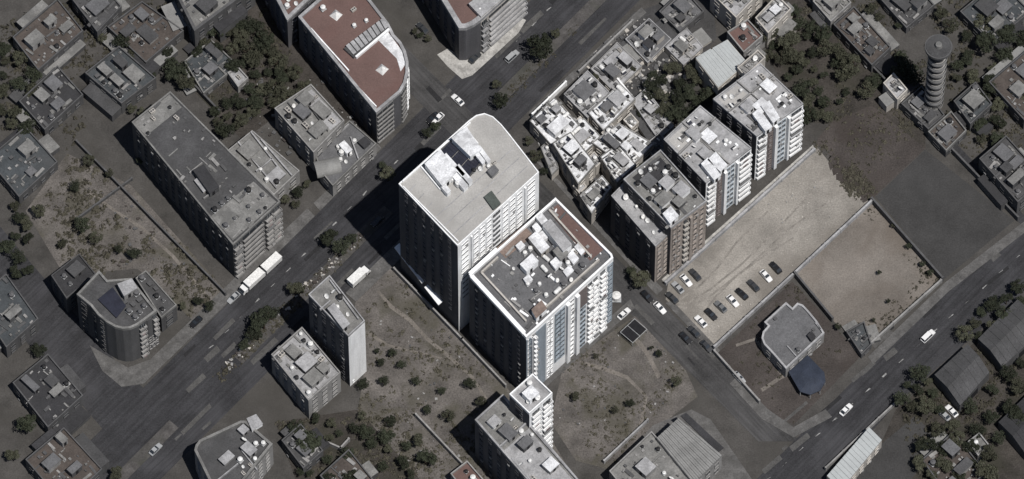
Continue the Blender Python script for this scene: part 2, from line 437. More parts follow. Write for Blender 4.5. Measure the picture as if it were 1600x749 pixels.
track([(575, 520), (606, 540), (640, 548), (690, 560)], 4, 0.044)
track([(905, 566), (940, 575), (980, 590), (1010, 620), (1000, 670)], 6, 0.042)
track([(985, 520), (1010, 550), (1030, 590)], 6, 0.044)
track([(140, 300), (180, 330), (220, 355), (270, 400), (320, 460)], 5, 0.042)
M['rut'] = mat('tyre_rut', (0.262, 0.244, 0.222), 0.35, 0.4, fvar=0.3)
for k, pts in enumerate(([(1046, 478), (1075, 474), (1110, 452), (1160, 412), (1220, 352), (1270, 300)], [(1050, 484), (1080, 480), (1116, 458), (1168, 418), (1230, 360), (1290, 318)], [(1090, 500), (1120, 462), (1150, 432), (1200, 396), (1240, 372)], [(1060, 470), (1090, 450), (1120, 420), (1150, 380), (1200, 330)])):
    L = [at(x, y, 0.04) for x, y in pts]; b = MB(); zz = 0.04 + k * .002
    for p, q in zip(L, L[1:]):
        n = Vector((-(q - p).y, (q - p).x, 0)).normalized() * .28
        b.face([(p - n).to_tuple()[:2] + (zz,), (q - n).to_tuple()[:2] + (zz,), (q + n).to_tuple()[:2] + (zz,), (p + n).to_tuple()[:2] + (zz,)])
    structure(b.build('tyre_track', M['rut']))
track([(1250, 560), (1220, 590), (1190, 610)], 8, 0.042)
track([(1150, 540), (1180, 530), (1200, 555), (1226, 590)], 6, 0.044)

# ------------------------------------------------------------------ facade pieces
MESH = {}
WR = random.Random(99)
def window_mesh(wd, ht, fr, dp=0.16):
    var = WR.choice((0, 0, 0, 1, 1, 2, 3, 4))
    k = ('w', round(wd, 1), round(ht, 1), fr, dp, var)
    if k not in MESH:
        b = MB(); a = wd / 2; t = 0.12
        b.box(-a, a, -0.03, 0.03, 0, ht, 1)
        b.box(-a - t, a + t, -dp - 0.1, 0.02, -t, 0, 0); b.box(-a - t, a + t, -dp, 0.02, ht, ht + t, 0)
        b.box(-a - t, -a, -dp, 0.02, 0, ht, 0); b.box(a, a + t, -dp, 0.02, 0, ht, 0)
        if wd > 1.2: b.box(-0.04, 0.04, -0.07, 0.02, 0, ht, 0)
        if var == 1: b.box(-a + .02, a - .02, -0.06, 0.0, ht * .55, ht - .01, 2)
        if var == 3: b.box(-a + .02, a - .02, -0.06, 0.0, .02, ht - .01, 2)
        if var == 4: b.box(a * .1, a * .1 + .85, -.42, .02, -.78, -.16, 2)
        MESH[k] = b.mesh('window', [M[fr], M['curtain' if var == 2 else 'glass'], M['shutter']])
    return MESH[k]

def balcony_mesh(wd, ht, dp, fr):
    var = WR.choice((0, 0, 0, 0, 1, 2, 3)) if dp > .75 and wd < 8 else 0
    k = ('b', round(wd, 1), round(ht, 1), dp, fr, var)
    if k not in MESH:
        b = MB(); a = wd / 2
        b.box(-a, a, -dp, 0.02, 0, 0.2, 0)
        b.box(-a, a, -dp - 0.05, -dp + 0.1, 0.2, ht, 0)
        b.box(-a - 0.02, -a + 0.12, -dp + 0.1, 0.02, 0.2, ht, 0); b.box(a - 0.12, a + 0.02, -dp + 0.1, 0.02, 0.2, ht, 0)
        if var == 1: b.box(-a * .6, a * .2, -dp - .12, -dp - .06, ht * .3, ht + .03, 1)
        if var == 2: b.box(a * .2, a * .2 + .9, -dp + .1, -dp + .55, .2, 1.0, 2)
        if var == 3: b.box(-a + .1, a - .1, -dp - .06, -dp + .04, ht, ht + 1.1, 2)
        MESH[k] = b.mesh('balcony', [M[fr], M['cloth'], M['shutter']])
    return MESH[k]

def opening_mesh(wd, ht):
    k = ('o', round(wd, 1), round(ht, 1))
    if k not in MESH:
        b = MB(); a = wd / 2
        b.box(-a, a, -0.04, 0.03, 0, ht, 0)
        for x in (-a / 3, a / 3): b.box(x - 0.05, x + 0.05, -0.08, 0.02, 0, ht, 1)
        MESH[k] = b.mesh('window', [M['glass'], M['steel']])
    return MESH[k]

def put(name, me, root, p, z, ang, label=None):
    o = link(name, me, root, (p.x - root.location.x, p.y - root.location.y, z), ang)
    if label: o['label'] = label
    return o

def facade(root, p0, p1, z0, z1, floors, segs, stuff=False):
    """p0 -> p1 runs left to right seen from outside (ccw plan order)"""
    e = p1 - p0; Lg = e.length; d = e / Lg; n = Vector((d.y, -d.x)); ang = math.atan2(d.y, d.x)
    fh = (z1 - z0) / floors
    joined = MB()
    for sg in segs:
        t0, t1, style = sg[:3]; a = sg[3] if len(sg) > 3 else {}
        sw = (t1 - t0) * Lg; fr = a.get('fr', 'white')
        mid = p0 + d * (Lg * (t0 + t1) / 2)
        f0 = a.get('f0', 0); f1 = a.get('f1', floors)
        if style == 'panel':
            b = MB(); b.box(-sw / 2, sw / 2, -a.get('proud', 0.12), 0.04, z0 + f0 * fh + 0.05, z0 + f1 * fh - 0.35)
            put(a.get('name', 'panel'), b.mesh('panel', [M[a['m']]]), root, mid, 0, ang)
        elif style == 'fin':
            b = MB(); b.box(-sw / 2, sw / 2, -a.get('proud', 0.8), 0.04, z0 + f0 * fh + 0.05, z0 + f1 * fh - 0.3)
            put('fin', b.mesh('fin', [M[a.get('m', 'white')]]), root, mid, 0, ang)
        elif style == 'win':
            nc = a.get('n', 1); cw = sw / nc
            ww = cw * a.get('w', 0.55); wh = fh * a.get('h', 0.5)
            for k in range(nc):
                c = p0 + d * (Lg * t0 + cw * (k + 0.5))
                for f in range(f0, f1):
                    z = z0 + f * fh + fh * a.get('s', 0.28)
                    if stuff:
                        q = len(joined.v); me = window_mesh(ww, wh, fr)
                        R2 = Matrix.Rotation(ang, 3, 'Z')
                        joined.v += [tuple(R2 @ v.co + Vector((c.x - root.location.x, c.y - root.location.y, z))) for v in me.vertices]
                        for pl in me.polygons:
                            joined.f.append(tuple(q + i for i in pl.vertices)); joined.m.append(min(1, pl.material_index))
                    else:
                        put('window', window_mesh(ww, wh, fr), root, c + n * (0.03 + a.get('off', 0)), z, ang)
        elif style == 'band':
            wh = fh * a.get('h', 0.5)
            for f in range(f0, f1):
                z = z0 + f * fh + fh * 0.32
                put('window', opening_mesh(sw * 0.98, wh), root, mid + n * 0.03, z, ang)
                put('ledge', balcony_mesh(sw, fh * 0.32, a.get('dp', 0.5), fr), root, mid, z - fh * 0.32, ang)
        elif style == 'balc':
            nc = a.get('n', 1); cw = sw / nc
            for k in range(nc):
                c = p0 + d * (Lg * t0 + cw * (k + 0.5))
                for f in range(f0, f1):
                    z = z0 + f * fh + 0.05
                    put('balcony', balcony_mesh(cw * a.get('w', 0.96), min(1.05, fh * 0.36), a.get('dp', 1.2), fr), root, c, z, ang)
                    put('window', opening_mesh(cw * 0.8, fh * 0.74), root, c + n * 0.03, z + 0.2, ang)
    if joined.v:
        o = joined.build('window', [M['white'], M['glass']], root)
        o['kind'] = 'stuff'

def building(name, label, cat, roof_px, hpx, wall='greywall', roof='roof_mid', par=0.9, pt=0.3, parm=None,
             se=None, sw=None, floors=None, rear=True, group=None, base=0.0, front=None):
    h = HT(hpx)
    P = plan(roof_px, h)
    c = sum(P, Vector((0, 0))) / len(P)
    root = thing(name, label, cat, (c.x, c.y, base), 0, group)
    Q = [p - c for p in P]
    b = MB(); b.prism(Q, -0.02, h - 0.06 - base, 0); b.build('wall', M[wall], root)
    b = MB(); b.prism(inset(Q, 0.12), h - 0.3 - base, h - base, 0); b.build('roof', M[roof], root)
    if par:
        b = MB(); b.ring(inset(Q, -0.04), inset(Q, pt), h - 0.32 - base, h + par - base, 0); b.build('parapet', M[parm or wall], root)
    fl = floors or max(1, round(h / 3.1))
    for i in range(len(P)):
        p0, p1 = P[i], P[(i + 1) % len(P)]
        e = (p1 - p0)
        if e.length < 3.0: continue
        n = Vector((e.y, -e.x)).normalized()
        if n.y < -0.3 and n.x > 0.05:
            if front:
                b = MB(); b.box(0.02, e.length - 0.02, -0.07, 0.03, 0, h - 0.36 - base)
                q0 = p0 - c; b.build('lit_front_face', M[front], root, (q0.x, q0.y, 0), math.atan2(e.y, e.x))  # paler skin on the sunward face only; sun and shade put into colours
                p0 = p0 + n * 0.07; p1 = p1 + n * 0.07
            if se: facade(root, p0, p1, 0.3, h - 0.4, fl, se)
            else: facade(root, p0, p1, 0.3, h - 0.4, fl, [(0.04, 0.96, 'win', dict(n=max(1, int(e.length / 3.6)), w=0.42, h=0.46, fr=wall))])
        elif n.y < -0.2:
            k = max(1, int(e.length / 4.2))
            facade(root, p0, p1, 0.3, h - 0.4, fl, sw or [(0.04, 0.96, 'win', dict(n=k, w=0.36, h=0.44, fr=wall))])
        elif rear:
            k = max(1, int(e.length / 4.5))
            facade(root, p0, p1, 0.3, h - 0.4, fl, [(0.04, 0.96, 'win', dict(n=k, w=0.36, h=0.44, fr=wall))], stuff=True)
    return root, P, h

def roofbox(root, px, h, zb, wall='white', roof='roof_pale', name='stair_house', door=True, z_top=None):
    """a room on a roof: px is its top outline seen at zb + h"""
    P = plan(px, zb + h)
    o = Vector((root.location.x, root.location.y))
    Q = [p - o for p in P]
    b = MB(); b.prism(Q, zb - 0.02 - root.location.z, zb + h - 0.05 - root.location.z, 0)
    b.prism(inset(Q, -0.12), zb + h - 0.15 - root.location.z, zb + h + 0.05 - root.location.z, 1, bottom=True)
    ob = b.build(name, [M[wall], M[roof]], root)
    if door:
        for i in range(len(P)):
            p0, p1 = Q[i], Q[(i + 1) % len(Q)]; e = p1 - p0
            n = Vector((e.y, -e.x)).normalized()
            if n.y < -0.3 and n.x > 0 and e.length > 1.6:
                k = MB(); k.box(-0.45, 0.45, -0.05, 0.02, zb - root.location.z, zb + min(2.0, h * 0.8) - root.location.z)
                m = p0 + e * 0.4
                dd = k.build('door', M['dark'], ob, (m.x, m.y, 0), math.atan2(e.y, e.x))
                break
    return ob

def sq(cx, cy, a, b):   # an axis-of-the-city rectangle in pixels: a along the NE street, b along the SE street
    u = Vector((0.72, -0.69)); v = Vector((0.65, 0.74))
    return [(cx + u.x * i * a / 2 + v.x * j * b / 2, cy + u.y * i * a / 2 + v.y * j * b / 2) for i, j in ((-1, -1), (1, -1), (1, 1), (-1, 1))]

# ------------------------------------------------------------------ small things that stand on roofs
def tank_mesh(m, kind):
    k = ('t', m, kind)
    if k not in MESH:
        b = MB()
        if kind == 'upright':
            for x, y in ((-.5, -.5), (.5, -.5), (.5, .5), (-.5, .5)): b.box(x - .06, x + .06, y - .06, y + .06, 0, 0.5, 1)
            b.box(-.75, .75, -.75, .75, 0.5, 0.58, 1)
            b.tube((0, 0, .58), (0, 0, 1.75), .72, .72, 14); b.tube((0, 0, 1.75), (0, 0, 2.0), .72, .3, 14); b.tube((0, 0, 2.0), (0, 0, 2.1), .26, .26, 10)
        else:
            for x in (-.7, .7): b.box(x - .1, x + .1, -.5, .5, 0, 0.4, 1)
            b.tube((-1.1, 0, .95), (1.1, 0, .95), .6, .6, 14); b.tube((-1.3, 0, .95), (-1.1, 0, .95), .35, .6, 14); b.tube((1.1, 0, .95), (1.3, 0, .95), .6, .35, 14)
            b.tube((0, 0, 1.5), (0, 0, 1.65), .2, .2, 8)
        MESH[k] = b.mesh('water_tank', [M[m], M['steel']])
    return MESH[k]

def ac_mesh():
    if 'ac' not in MESH:
        b = MB(); b.box(-.9, .9, -.55, .55, .12, 1.2, 0)
        b.box(-.8, -.6, -.5, .5, 0, .12, 1); b.box(.6, .8, -.5, .5, 0, .12, 1)
        for x in (-.42, .42): b.tube((x, 0, 1.2), (x, 0, 1.27), .36, .36, 12, 1)
        for k in range(5): b.box(-.8, .8, -.58, -.55, .25 + k * .18, .33 + k * .18, 1)
        MESH['ac'] = b.mesh('air_conditioner', [M['cream'], M['darkwall']])
    return MESH['ac']

def dish_mesh():
    if 'dish' not in MESH:
        b = MB(); b.tube((0, 0, 0), (0, 0, 1.0), .06, .05, 8, 1)
        c = Vector((0, -.1, 1.1)); ax = Vector((0.1, -.75, .65)).normalized(); x = ax.orthogonal().normalized(); y = ax.cross(x)
        rings = []
        for r, dd in ((0.02, -.22), (.35, -.17), (.65, -.05), (.85, .08)):
            rings.append([c + ax * dd + (x * math.cos(t * math.pi / 8) + y * math.sin(t * math.pi / 8)) * r for t in range(16)])
        for a, q in zip(rings, rings[1:]):
            for k in range(16):
                b.face([a[k], a[(k + 1) % 16], q[(k + 1) % 16], q[k]])
        b.tube(c - ax * .2, c + ax * .7, .025, .02, 6, 1); b.tube(c + ax * .66, c + ax * .8, .07, .07, 8, 1)
        MESH['dish'] = b.mesh('satellite_dish', [M['tank_white'], M['steel']])
    return MESH['dish']

def heater_mesh():
    if 'heater' not in MESH:
        b = MB()
        b.face([(-.9, -.7, .25), (.9, -.7, .25), (.9, .5, 1.15), (-.9, .5, 1.15)], 1)
        b.face([(-.9, .5, 1.05), (.9, .5, 1.05), (.9, -.7, .15), (-.9, -.7, .15)], 2)
        for (x0, y0, z0, x1, y1, z1) in ((-.9, -.7, .15, .9, -.7, .25),): b.box(-.9, .9, -.74, -.7, .15, .25, 2)
        for x in (-.8, .8): b.tube((x, -.6, 0), (x, -.6, .2), .04, .04, 6, 2); b.tube((x, .5, 0), (x, .5, 1.4), .05, .05, 6, 2)
        b.tube((-.85, .62, 1.5), (.85, .62, 1.5), .33, .33, 12, 0)
        MESH['heater'] = b.mesh('solar_heater', [M['tank_white'], M['skyglass'], M['steel']])
    return MESH['heater']

def vent_mesh():
    if 'vent' not in MESH:
        b = MB(); b.box(-.6, .6, -.45, .45, 0, .8, 0); b.box(-.7, .7, -.55, .55, .8, .9, 0)
        for k in range(4): b.box(-.62, .62, -.5, -.45, .12 + k * .17, .2 + k * .17, 1)
        MESH['vent'] = b.mesh('roof_vent', [M['darkwall'], M['dark']])
    return MESH['vent']

KINDS = {
    'white_tank': ('water_tank', 'water tank', 'white upright water tank', lambda: tank_mesh('tank_white', 'upright')),
    'black_tank': ('water_tank', 'water tank', 'black upright water tank', lambda: tank_mesh('tank_black', 'upright')),
    'grey_tank': ('water_tank', 'water tank', 'dull grey water tank', lambda: tank_mesh('steel_dull', 'upright')),
    'vent': ('roof_vent', 'roof vent', 'dark boxy roof vent', vent_mesh),
    'long_tank': ('water_tank', 'water tank', 'white lying water tank', lambda: tank_mesh('tank_white', 'lying')),
    'ac': ('air_conditioner', 'air conditioner', 'boxy pale cooling unit', ac_mesh),
    'dish': ('satellite_dish', 'satellite dish', 'white satellite dish', dish_mesh),
    'heater': ('solar_heater', 'solar heater', 'tilted solar water heater', heater_mesh),
}
def px_of(p):
    return 800 + p.x / S          # near enough for ordering from left to right

def outfit(P, h, desc, n, mix, avoid=(), scale=1.0, seed=0, room_step=1.9, area=None):
    """put n individual objects on a roof; labels count them from left to right, kind by kind"""
    rnd = random.Random(seed * 77 + 5)
    Pi = inset(P, 1.3)
    zone = plan(area, h) if area else None
    xs = [p.x for p in Pi]; ys = [p.y for p in Pi]
    pts = []; tries = 0
    while len(pts) < n and tries < 4000:
        tries += 1
        p = Vector((rnd.uniform(min(xs), max(xs)), rnd.uniform(min(ys), max(ys))))
        if not inside(Pi, p) or (zone and not inside(zone, p)): continue
        if any((p - q).length < room_step * scale for q in pts): continue
        if any(inside(inset(A, -1.1), p) for A in avoid): continue
        pts.append(p)
    by = {}
    for p in pts: by.setdefault(rnd.choice(mix), []).append(p)
    for kd, ps in by.items():
        nm, cat, look, fn = KINDS[kd]
        ps.sort(key=lambda q: q.x)
        for i, p in enumerate(ps):
            o = link(nm, fn(), None, (p.x, p.y, h), math.atan2(0.69, 0.72) + rnd.choice((0, 1.57, 3.14, 4.71)) + rnd.uniform(-.1, .1))
            s = scale * rnd.uniform(0.6, 1.1); o.scale = (s, s, s)
            t = '%s on %s' % (look, desc) if len(ps) == 1 else '%s on %s, %s' % (look, desc, place(i, len(ps)))
            tag(o, t, cat, look + 's on flat roofs')

def rooms(root, P, h, n, seed, sizes=(1.8, 5.5), hs=(1.2, 3.0), tones=('white', 'greywall', 'cream', 'darkwall'), tops=('roof_light', 'roof_white', 'roof_mid', 'roof_grey', 'metal_grey')):
    rnd = random.Random(seed)
    Pi = inset(P, 1.2); xs = [p.x for p in Pi]; ys = [p.y for p in Pi]
    done = []; tries = 0
    th = math.atan2(0.70, 0.70)
    d = Vector((math.cos(th), math.sin(th))); e = Vector((-d.y, d.x))
    while len(done) < n and tries < 800:
        tries += 1
        c = Vector((rnd.uniform(min(xs), max(xs)), rnd.uniform(min(ys), max(ys))))
        a = rnd.uniform(*sizes) / 2; b_ = rnd.uniform(*sizes) / 2
        q = [c - d * a - e * b_, c + d * a - e * b_, c + d * a + e * b_, c - d * a + e * b_]
        if not all(inside(Pi, v) for v in q): continue
        if any((c - k[0]).length < (max(a, b_) + k[1]) for k in done): continue
        done.append((c, max(a, b_) * 1.05, q))
        hh = rnd.uniform(*hs); z = h - root.location.z
        o = Vector((root.location.x, root.location.y))
        ql = [v - o for v in q]
        m = MB(); m.prism(ql, z - 0.02, z + hh, 0); m.prism(inset(ql, -0.15), z + hh - .02, z + hh + .14, 1, bottom=True)
        ob = m.build('roof_room', [M[rnd.choice(tones)], M[rnd.choice(tops)]], root)
        k = MB(); k.box(-.45, .45, -.05, .03, z, z + min(hh * .85, 2))
        mid = (ql[3] + ql[0]) / 2 if rnd.random() < .4 else (ql[0] + ql[1]) / 2
        ee = (ql[0] - ql[3]) if mid == (ql[3] + ql[0]) / 2 else (ql[1] - ql[0])
        k.build('door', M['dark'], ob, (mid.x, mid.y, 0), math.atan2(ee.y, ee.x))
    return [k[2] for k in done]

def low_walls(root, lines, zb, hh=0.9, t=0.25, m='white', name='partition'):
    o = Vector((root.location.x, root.location.y))
    for (a, b) in lines:
        p = at(a[0], a[1], zb); q = at(b[0], b[1], zb)
        p = Vector((p.x, p.y)) - o; q = Vector((q.x, q.y)) - o
        e = q - p
        k = MB(); k.box(0, e.length, -t / 2, t / 2, zb - root.location.z - .02, zb + hh - root.location.z)
        k.build(name, M[m], root, (p.x, p.y, 0), math.atan2(e.y, e.x))

def roof_litter(root, P, h, n, seed, m=('greywall', 'white', 'darkwall')):
    rnd = random.Random(seed); Pi = inset(P, 0.8); xs = [p.x for p in Pi]; ys = [p.y for p in Pi]
    b = MB(); k = 0; tries = 0
    while k < n and tries < n * 20:
        tries += 1
        c = Vector((rnd.uniform(min(xs), max(xs)), rnd.uniform(min(ys), max(ys))))
        if not inside(Pi, c): continue
        k += 1
        th = math.pi / 4 + rnd.choice((0, 1.57)) + rnd.uniform(-.15, .15); d = Vector((math.cos(th), math.sin(th))); e = Vector((-d.y, d.x))
        a = rnd.choice((.2, .35, .5, 1.6)) * rnd.uniform(.6, 1.2); w_ = rnd.uniform(.1, .5)
        q = [c - d * a - e * w_, c + d * a - e * w_, c + d * a + e * w_, c - d * a + e * w_]
        o = Vector((root.location.x, root.location.y))
        b.prism([v - o for v in q], h - root.location.z, h - root.location.z + rnd.uniform(.1, .7), rnd.randrange(len(m)))
    ob = b.build('roof_litter', [M[x] for x in m], root); ob['kind'] = 'stuff'

# ================================================================== the two joined towers in the middle
wn = lambda n, **k: dict(n=n, **k)
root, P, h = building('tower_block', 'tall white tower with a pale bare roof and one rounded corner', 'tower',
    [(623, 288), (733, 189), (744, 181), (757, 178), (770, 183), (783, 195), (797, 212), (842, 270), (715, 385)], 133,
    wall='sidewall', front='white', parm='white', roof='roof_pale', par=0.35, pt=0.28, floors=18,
    se=[(0.03, 0.14, 'win', wn(1, w=0.7, h=0.42, f0=6)), (0.18, 0.42, 'win', wn(3, w=0.62, h=0.42, f0=6)),
        (0.43, 0.52, 'band', dict(h=0.6, f0=6, dp=0.25)), (0.54, 0.80, 'win', wn(3, w=0.66, h=0.42, f0=6)), (0.84, 0.96, 'win', wn(1, w=0.7, h=0.42, f0=6)),
        (0.155, 0.17, 'fin', dict(proud=0.5)), (0.815, 0.83, 'fin', dict(proud=0.5))],
    sw=[(0.06, 0.94, 'win', wn(6, w=0.3, h=0.4, fr='sidewall', f0=3))])
av = []
zb = h
roofbox(root, [(664, 256), (688, 234), (713, 268), (691, 290)], 3.4, zb, 'white', 'roof_white')
roofbox(root, [(706, 216), (729, 199), (752, 234), (735, 244)], 3.4, zb, 'white', 'roof_white')
# dark glazed skylight between the two rooms, built pane by pane
skp = plan([(688, 236), (705, 219), (752, 254), (731, 278)], h + 0.6)
o2 = Vector((root.location.x, root.location.y)); skq = [p - o2 for p in skp]
b = MB(); b.ring(inset(skq, -0.15), inset(skq, 0.15), h - .02, h + 0.75, 0); frame = b.build('skylight', [M['darkwall']], root)
def lerp2(q, u, v): return (q[0] * (1 - u) + q[1] * u) * (1 - v) + (q[3] * (1 - u) + q[2] * u) * v
for i in range(6):
    for j in range(3):
        c4 = [lerp2(skq, (i + a) / 6, (j + c) / 3) for a, c in ((.03, .04), (.97, .04), (.97, .96), (.03, .96))]
        b = MB(); b.prism(c4, h + 0.02, h + 0.5 + random.uniform(0, .06), 0); b.build('pane', M['skyglass'], frame)
roofbox(root, [(762, 268), (772, 258), (779, 266), (769, 276)], 1.6, zb, 'greywall', 'roof_grey', 'roof_hatch', False)
roofbox(root, [(757, 308), (768, 299), (782, 318), (771, 327)], 0.9, zb, 'darkwall', 'greenglass', 'roof_light', False)
for q in ([(700, 268), (706, 262), (731, 290), (725, 296)], [(712, 262), (717, 257), (738, 282), (733, 287)], [(738, 236), (742, 232), (758, 252), (754, 256)], [(746, 232), (750, 228), (766, 250), (762, 254)], [(688, 290), (693, 285), (704, 298), (699, 303)], [(693, 244), (697, 240), (726, 272), (722, 276)]):
    roofbox(root, q, 2.2, zb, 'white', 'roof_white', 'duct_housing', False)
for k in range(1, 7):                                     # raised seams of the roofing felt
    a, c = Vector((623, 288)).lerp(Vector((715, 385)), k / 7), Vector((752, 183)).lerp(Vector((842, 270)), k / 7)
    if k < 4: c = a.lerp(c, .14); 
    low_walls(root, [((a.x + 3, a.y - 2), (c.x - 5, c.y + 2))], h, 0.06, 0.22, 'roof_light', 'roof_seam')
low_walls(root, [((629, 285), (735, 193)), ((630, 293), (716, 379)), ((727, 203), (747, 226)), ((658, 262), (688, 298))], h, 0.8, 0.3)
outfit(P, h, 'tall tower roof beside the skylight', 9, ['white_tank', 'ac', 'black_tank', 'dish'], area=[(690, 285), (745, 240), (775, 255), (730, 300)], seed=1)
TALL = root

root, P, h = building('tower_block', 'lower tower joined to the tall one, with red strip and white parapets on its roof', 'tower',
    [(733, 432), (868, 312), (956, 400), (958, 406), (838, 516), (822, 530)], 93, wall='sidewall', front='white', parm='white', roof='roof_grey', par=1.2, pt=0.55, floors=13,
    se=[(0.0, 0.12, 'panel', dict(m='bluegrey')), (0.13, 0.22, 'win', wn(2, w=0.5, h=0.4)), (0.235, 0.37, 'panel', dict(m='bluegrey', f0=2)), (0.24, 0.365, 'win', wn(2, w=0.7, h=0.5, f0=2, off=0.12, fr='bluegrey')),
        (0.38, 0.42, 'fin', dict(proud=0.9)), (0.43, 0.49, 'win', wn(1, w=0.7, h=0.5)), (0.5, 0.54, 'fin', dict(proud=0.9)),
        (0.55, 0.66, 'panel', dict(m='brownpanel', f0=9)), (0.55, 0.64, 'win', wn(2, w=0.75, h=0.6, f1=9, fr='bluegrey')),
        (0.66, 0.80, 'balc', wn(2, dp=1.1)), (0.82, 0.9, 'balc', wn(1, dp=1.1)), (0.92, 0.995, 'panel', dict(m='bluegrey')), (0.93, 0.985, 'win', wn(1, w=0.6, h=0.4, off=0.12, fr='bluegrey'))],
    sw=[(0.05, 0.95, 'win', wn(6, w=0.3, h=0.4, fr='sidewall'))])
LOW = root; LP, LH = P, h
def patch(root, name, px, z, m, t=0.06):
    o = Vector((root.location.x, root.location.y))
    q = [p - o for p in plan(px, z)]
    k = MB(); k.prism(q, z - 0.03 - root.location.z, z + t - root.location.z, 0); return k.build(name, M[m], root)
patch(root, 'roof_terrace', [(856, 330), (876, 317), (947, 387), (922, 408)], h, 'roof_red', 0.08)
patch(root, 'roof_terrace', [(775, 388), (818, 352), (834, 368), (790, 404)], h, 'roof_brown', 0.08)
low_walls(root, [((737, 434), (819, 523)), ((734, 431), (777, 392))], h, 1.25, 1.2, 'white', 'parapet_walk')
low_walls(root, [((752, 428), (822, 504)), ((752, 428), (778, 404)), ((858, 330), (924, 404)), ((936, 408), (842, 492))], h, 1.1, 0.5, 'cream')
roofbox(root, [(831, 484), (846, 470), (854, 482), (838, 497)], 2.8, h, 'white', 'roof_brown')
roofbox(root, [(813, 413), (831, 397), (841, 408), (823, 424)], 3.0, h, 'white', 'roof_white')
roofbox(root, [(848, 352), (860, 343), (893, 382), (880, 392)], 4.2, h, 'white', 'roof_light')
roofbox(root, [(826, 372), (838, 362), (858, 386), (846, 396)], 3.0, h, 'cream', 'roof_white')
roofbox(root, [(864, 392), (876, 382), (888, 396), (876, 406)], 3.0, h, 'greywall', 'roof_mid')
roofbox(root, [(838, 340), (846, 333), (858, 348), (850, 355)], 2.0, h, 'white', 'roof_white')
av = [plan(q, h) for q in ([(848, 352), (860, 343), (893, 390), (880, 400)], [(826, 372), (838, 362), (858, 396), (846, 402)], [(813, 413), (831, 397), (841, 416), (823, 430)])]
for q, hh_ in (([(842, 366), (850, 359), (858, 369), (850, 376)], 1.6), ([(818, 436), (826, 429), (832, 437), (824, 444)], 1.2), ([(886, 400), (894, 392), (904, 404), (896, 412)], 1.4), ([(832, 354), (838, 348), (846, 358), (840, 364)], 2.2),
               ([(898, 386), (904, 380), (914, 392), (908, 398)], 1.0), ([(860, 410), (870, 401), (878, 411), (868, 420)], 1.8), ([(806, 384), (814, 377), (820, 384), (812, 391)], 1.6), ([(880, 424), (890, 415), (896, 423), (886, 432)], 0.8)):
    roofbox(root, q, hh_, h, 'white', 'roof_white', 'roof_room', False)
outfit(P, h, 'lower tower roof', 20, ['white_tank', 'grey_tank', 'black_tank', 'ac', 'dish', 'heater', 'vent', 'long_tank'], av, area=[(800, 420), (862, 340), (925, 410), (850, 480)], seed=2, room_step=2.0)
roof_litter(root, P, h, 90, 3)

# narrow white canopies that run along the dark side of the tall tower, carried on brackets
for a, c in (((620, 384), (663, 440)), ((667, 446), (689, 474))):
    z = 9.2; o2 = Vector((TALL.location.x, TALL.location.y))
    q = plan([(a[0] - 4, a[1] + 3), (a[0] + 4, a[1] - 4), (c[0] + 4, c[1] - 4), (c[0] - 4, c[1] + 3)], z)
    q = [p - o2 for p in q]
    b = MB(); b.prism(q, z - .25, z, 0, bottom=True); ca = b.build('canopy', M['white'], TALL)
    p0, p1 = at(a[0], a[1], z), at(c[0], c[1], z)
    d = (p1 - p0); n = Vector((-d.y, d.x, 0)).normalized()
    for k in range(6):
        p = p0.lerp(p1, (k + .5) / 6) - Vector((o2.x, o2.y, 0))
        b = MB(); b.tube(p + Vector((0, 0, -.3)), p + n * 2.6 + Vector((0, 0, -1.8)), .08, .08, 6); b.build('bracket', M['steel'], ca)

# ================================================================== the long block with the red roof
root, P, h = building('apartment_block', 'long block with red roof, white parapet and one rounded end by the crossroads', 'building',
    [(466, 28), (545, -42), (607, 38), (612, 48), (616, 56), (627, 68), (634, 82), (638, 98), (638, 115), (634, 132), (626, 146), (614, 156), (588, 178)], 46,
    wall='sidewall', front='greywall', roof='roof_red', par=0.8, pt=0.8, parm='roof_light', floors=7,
    se=[(0.02, 0.98, 'band', dict(h=0.5, fr='greywall', dp=0.4))])
low_walls(root, [((546, 124), (588, 168)), ((486, 46), (545, 112))], h, 0.7, 0.35, 'white')
patch(root, 'roof_deck', [(590, 62), (606, 50), (628, 80), (634, 100), (626, 112), (620, 92)], h, 'roof_white', 0.07)
for cx, cy in ((597, 109), (525, 24)):
    p = at(cx, cy, h); b = MB(); a = 1.9
    q = [p + Vector((math.cos(k * math.pi / 2 + .1) * a, math.sin(k * math.pi / 2 + .1) * a, 0)) for k in range(4)]
    o3 = root.location; ap = p + Vector((0, 0, 2.0)) - o3
    for k in range(4): b.face([q[k] - o3, q[(k + 1) % 4] - o3, ap])
    b.build('pyramid_skylight', M['tank_white'], root)
tr = roofbox(root, [(538, 76), (598, 30), (607, 44), (553, 90)], 1.0, h, 'greywall', 'roof_murky', 'stair_trough', False)
for i in range(9):
    u = (i + .5) / 9
    roofbox(root, [(540 + 60 * u - 2, 74 - 45 * u), (540 + 60 * u + 2, 71 - 45 * u), (551 + 56 * u + 2, 84 - 45 * u), (551 + 56 * u - 2, 87 - 45 * u)], 1.4, h, 'white', 'roof_light', 'beam', False)
low_walls(root, [((556, 92), (608, 48))], h, 1.2, 0.6, 'white')
outfit(P, h, 'the long red roof', 5, ['dish', 'ac', 'white_tank'], area=[(490, 20), (545, -20), (590, 30), (540, 70)], seed=4)
root, P, h = building('apartment_block', 'dull red roofed wing behind the long red block, near the top edge', 'building',
    [(400, -60), (470, -120), (530, -45), (449, 34)], 40, wall='sidewall', roof='roof_red', par=0.8, parm='roof_light', pt=1.0)
outfit(P, h, 'the dull red wing roof', 3, ['white_tank', 'dish'], area=[(400, 0), (470, 0), (470, 30), (440, 30)], seed=5)

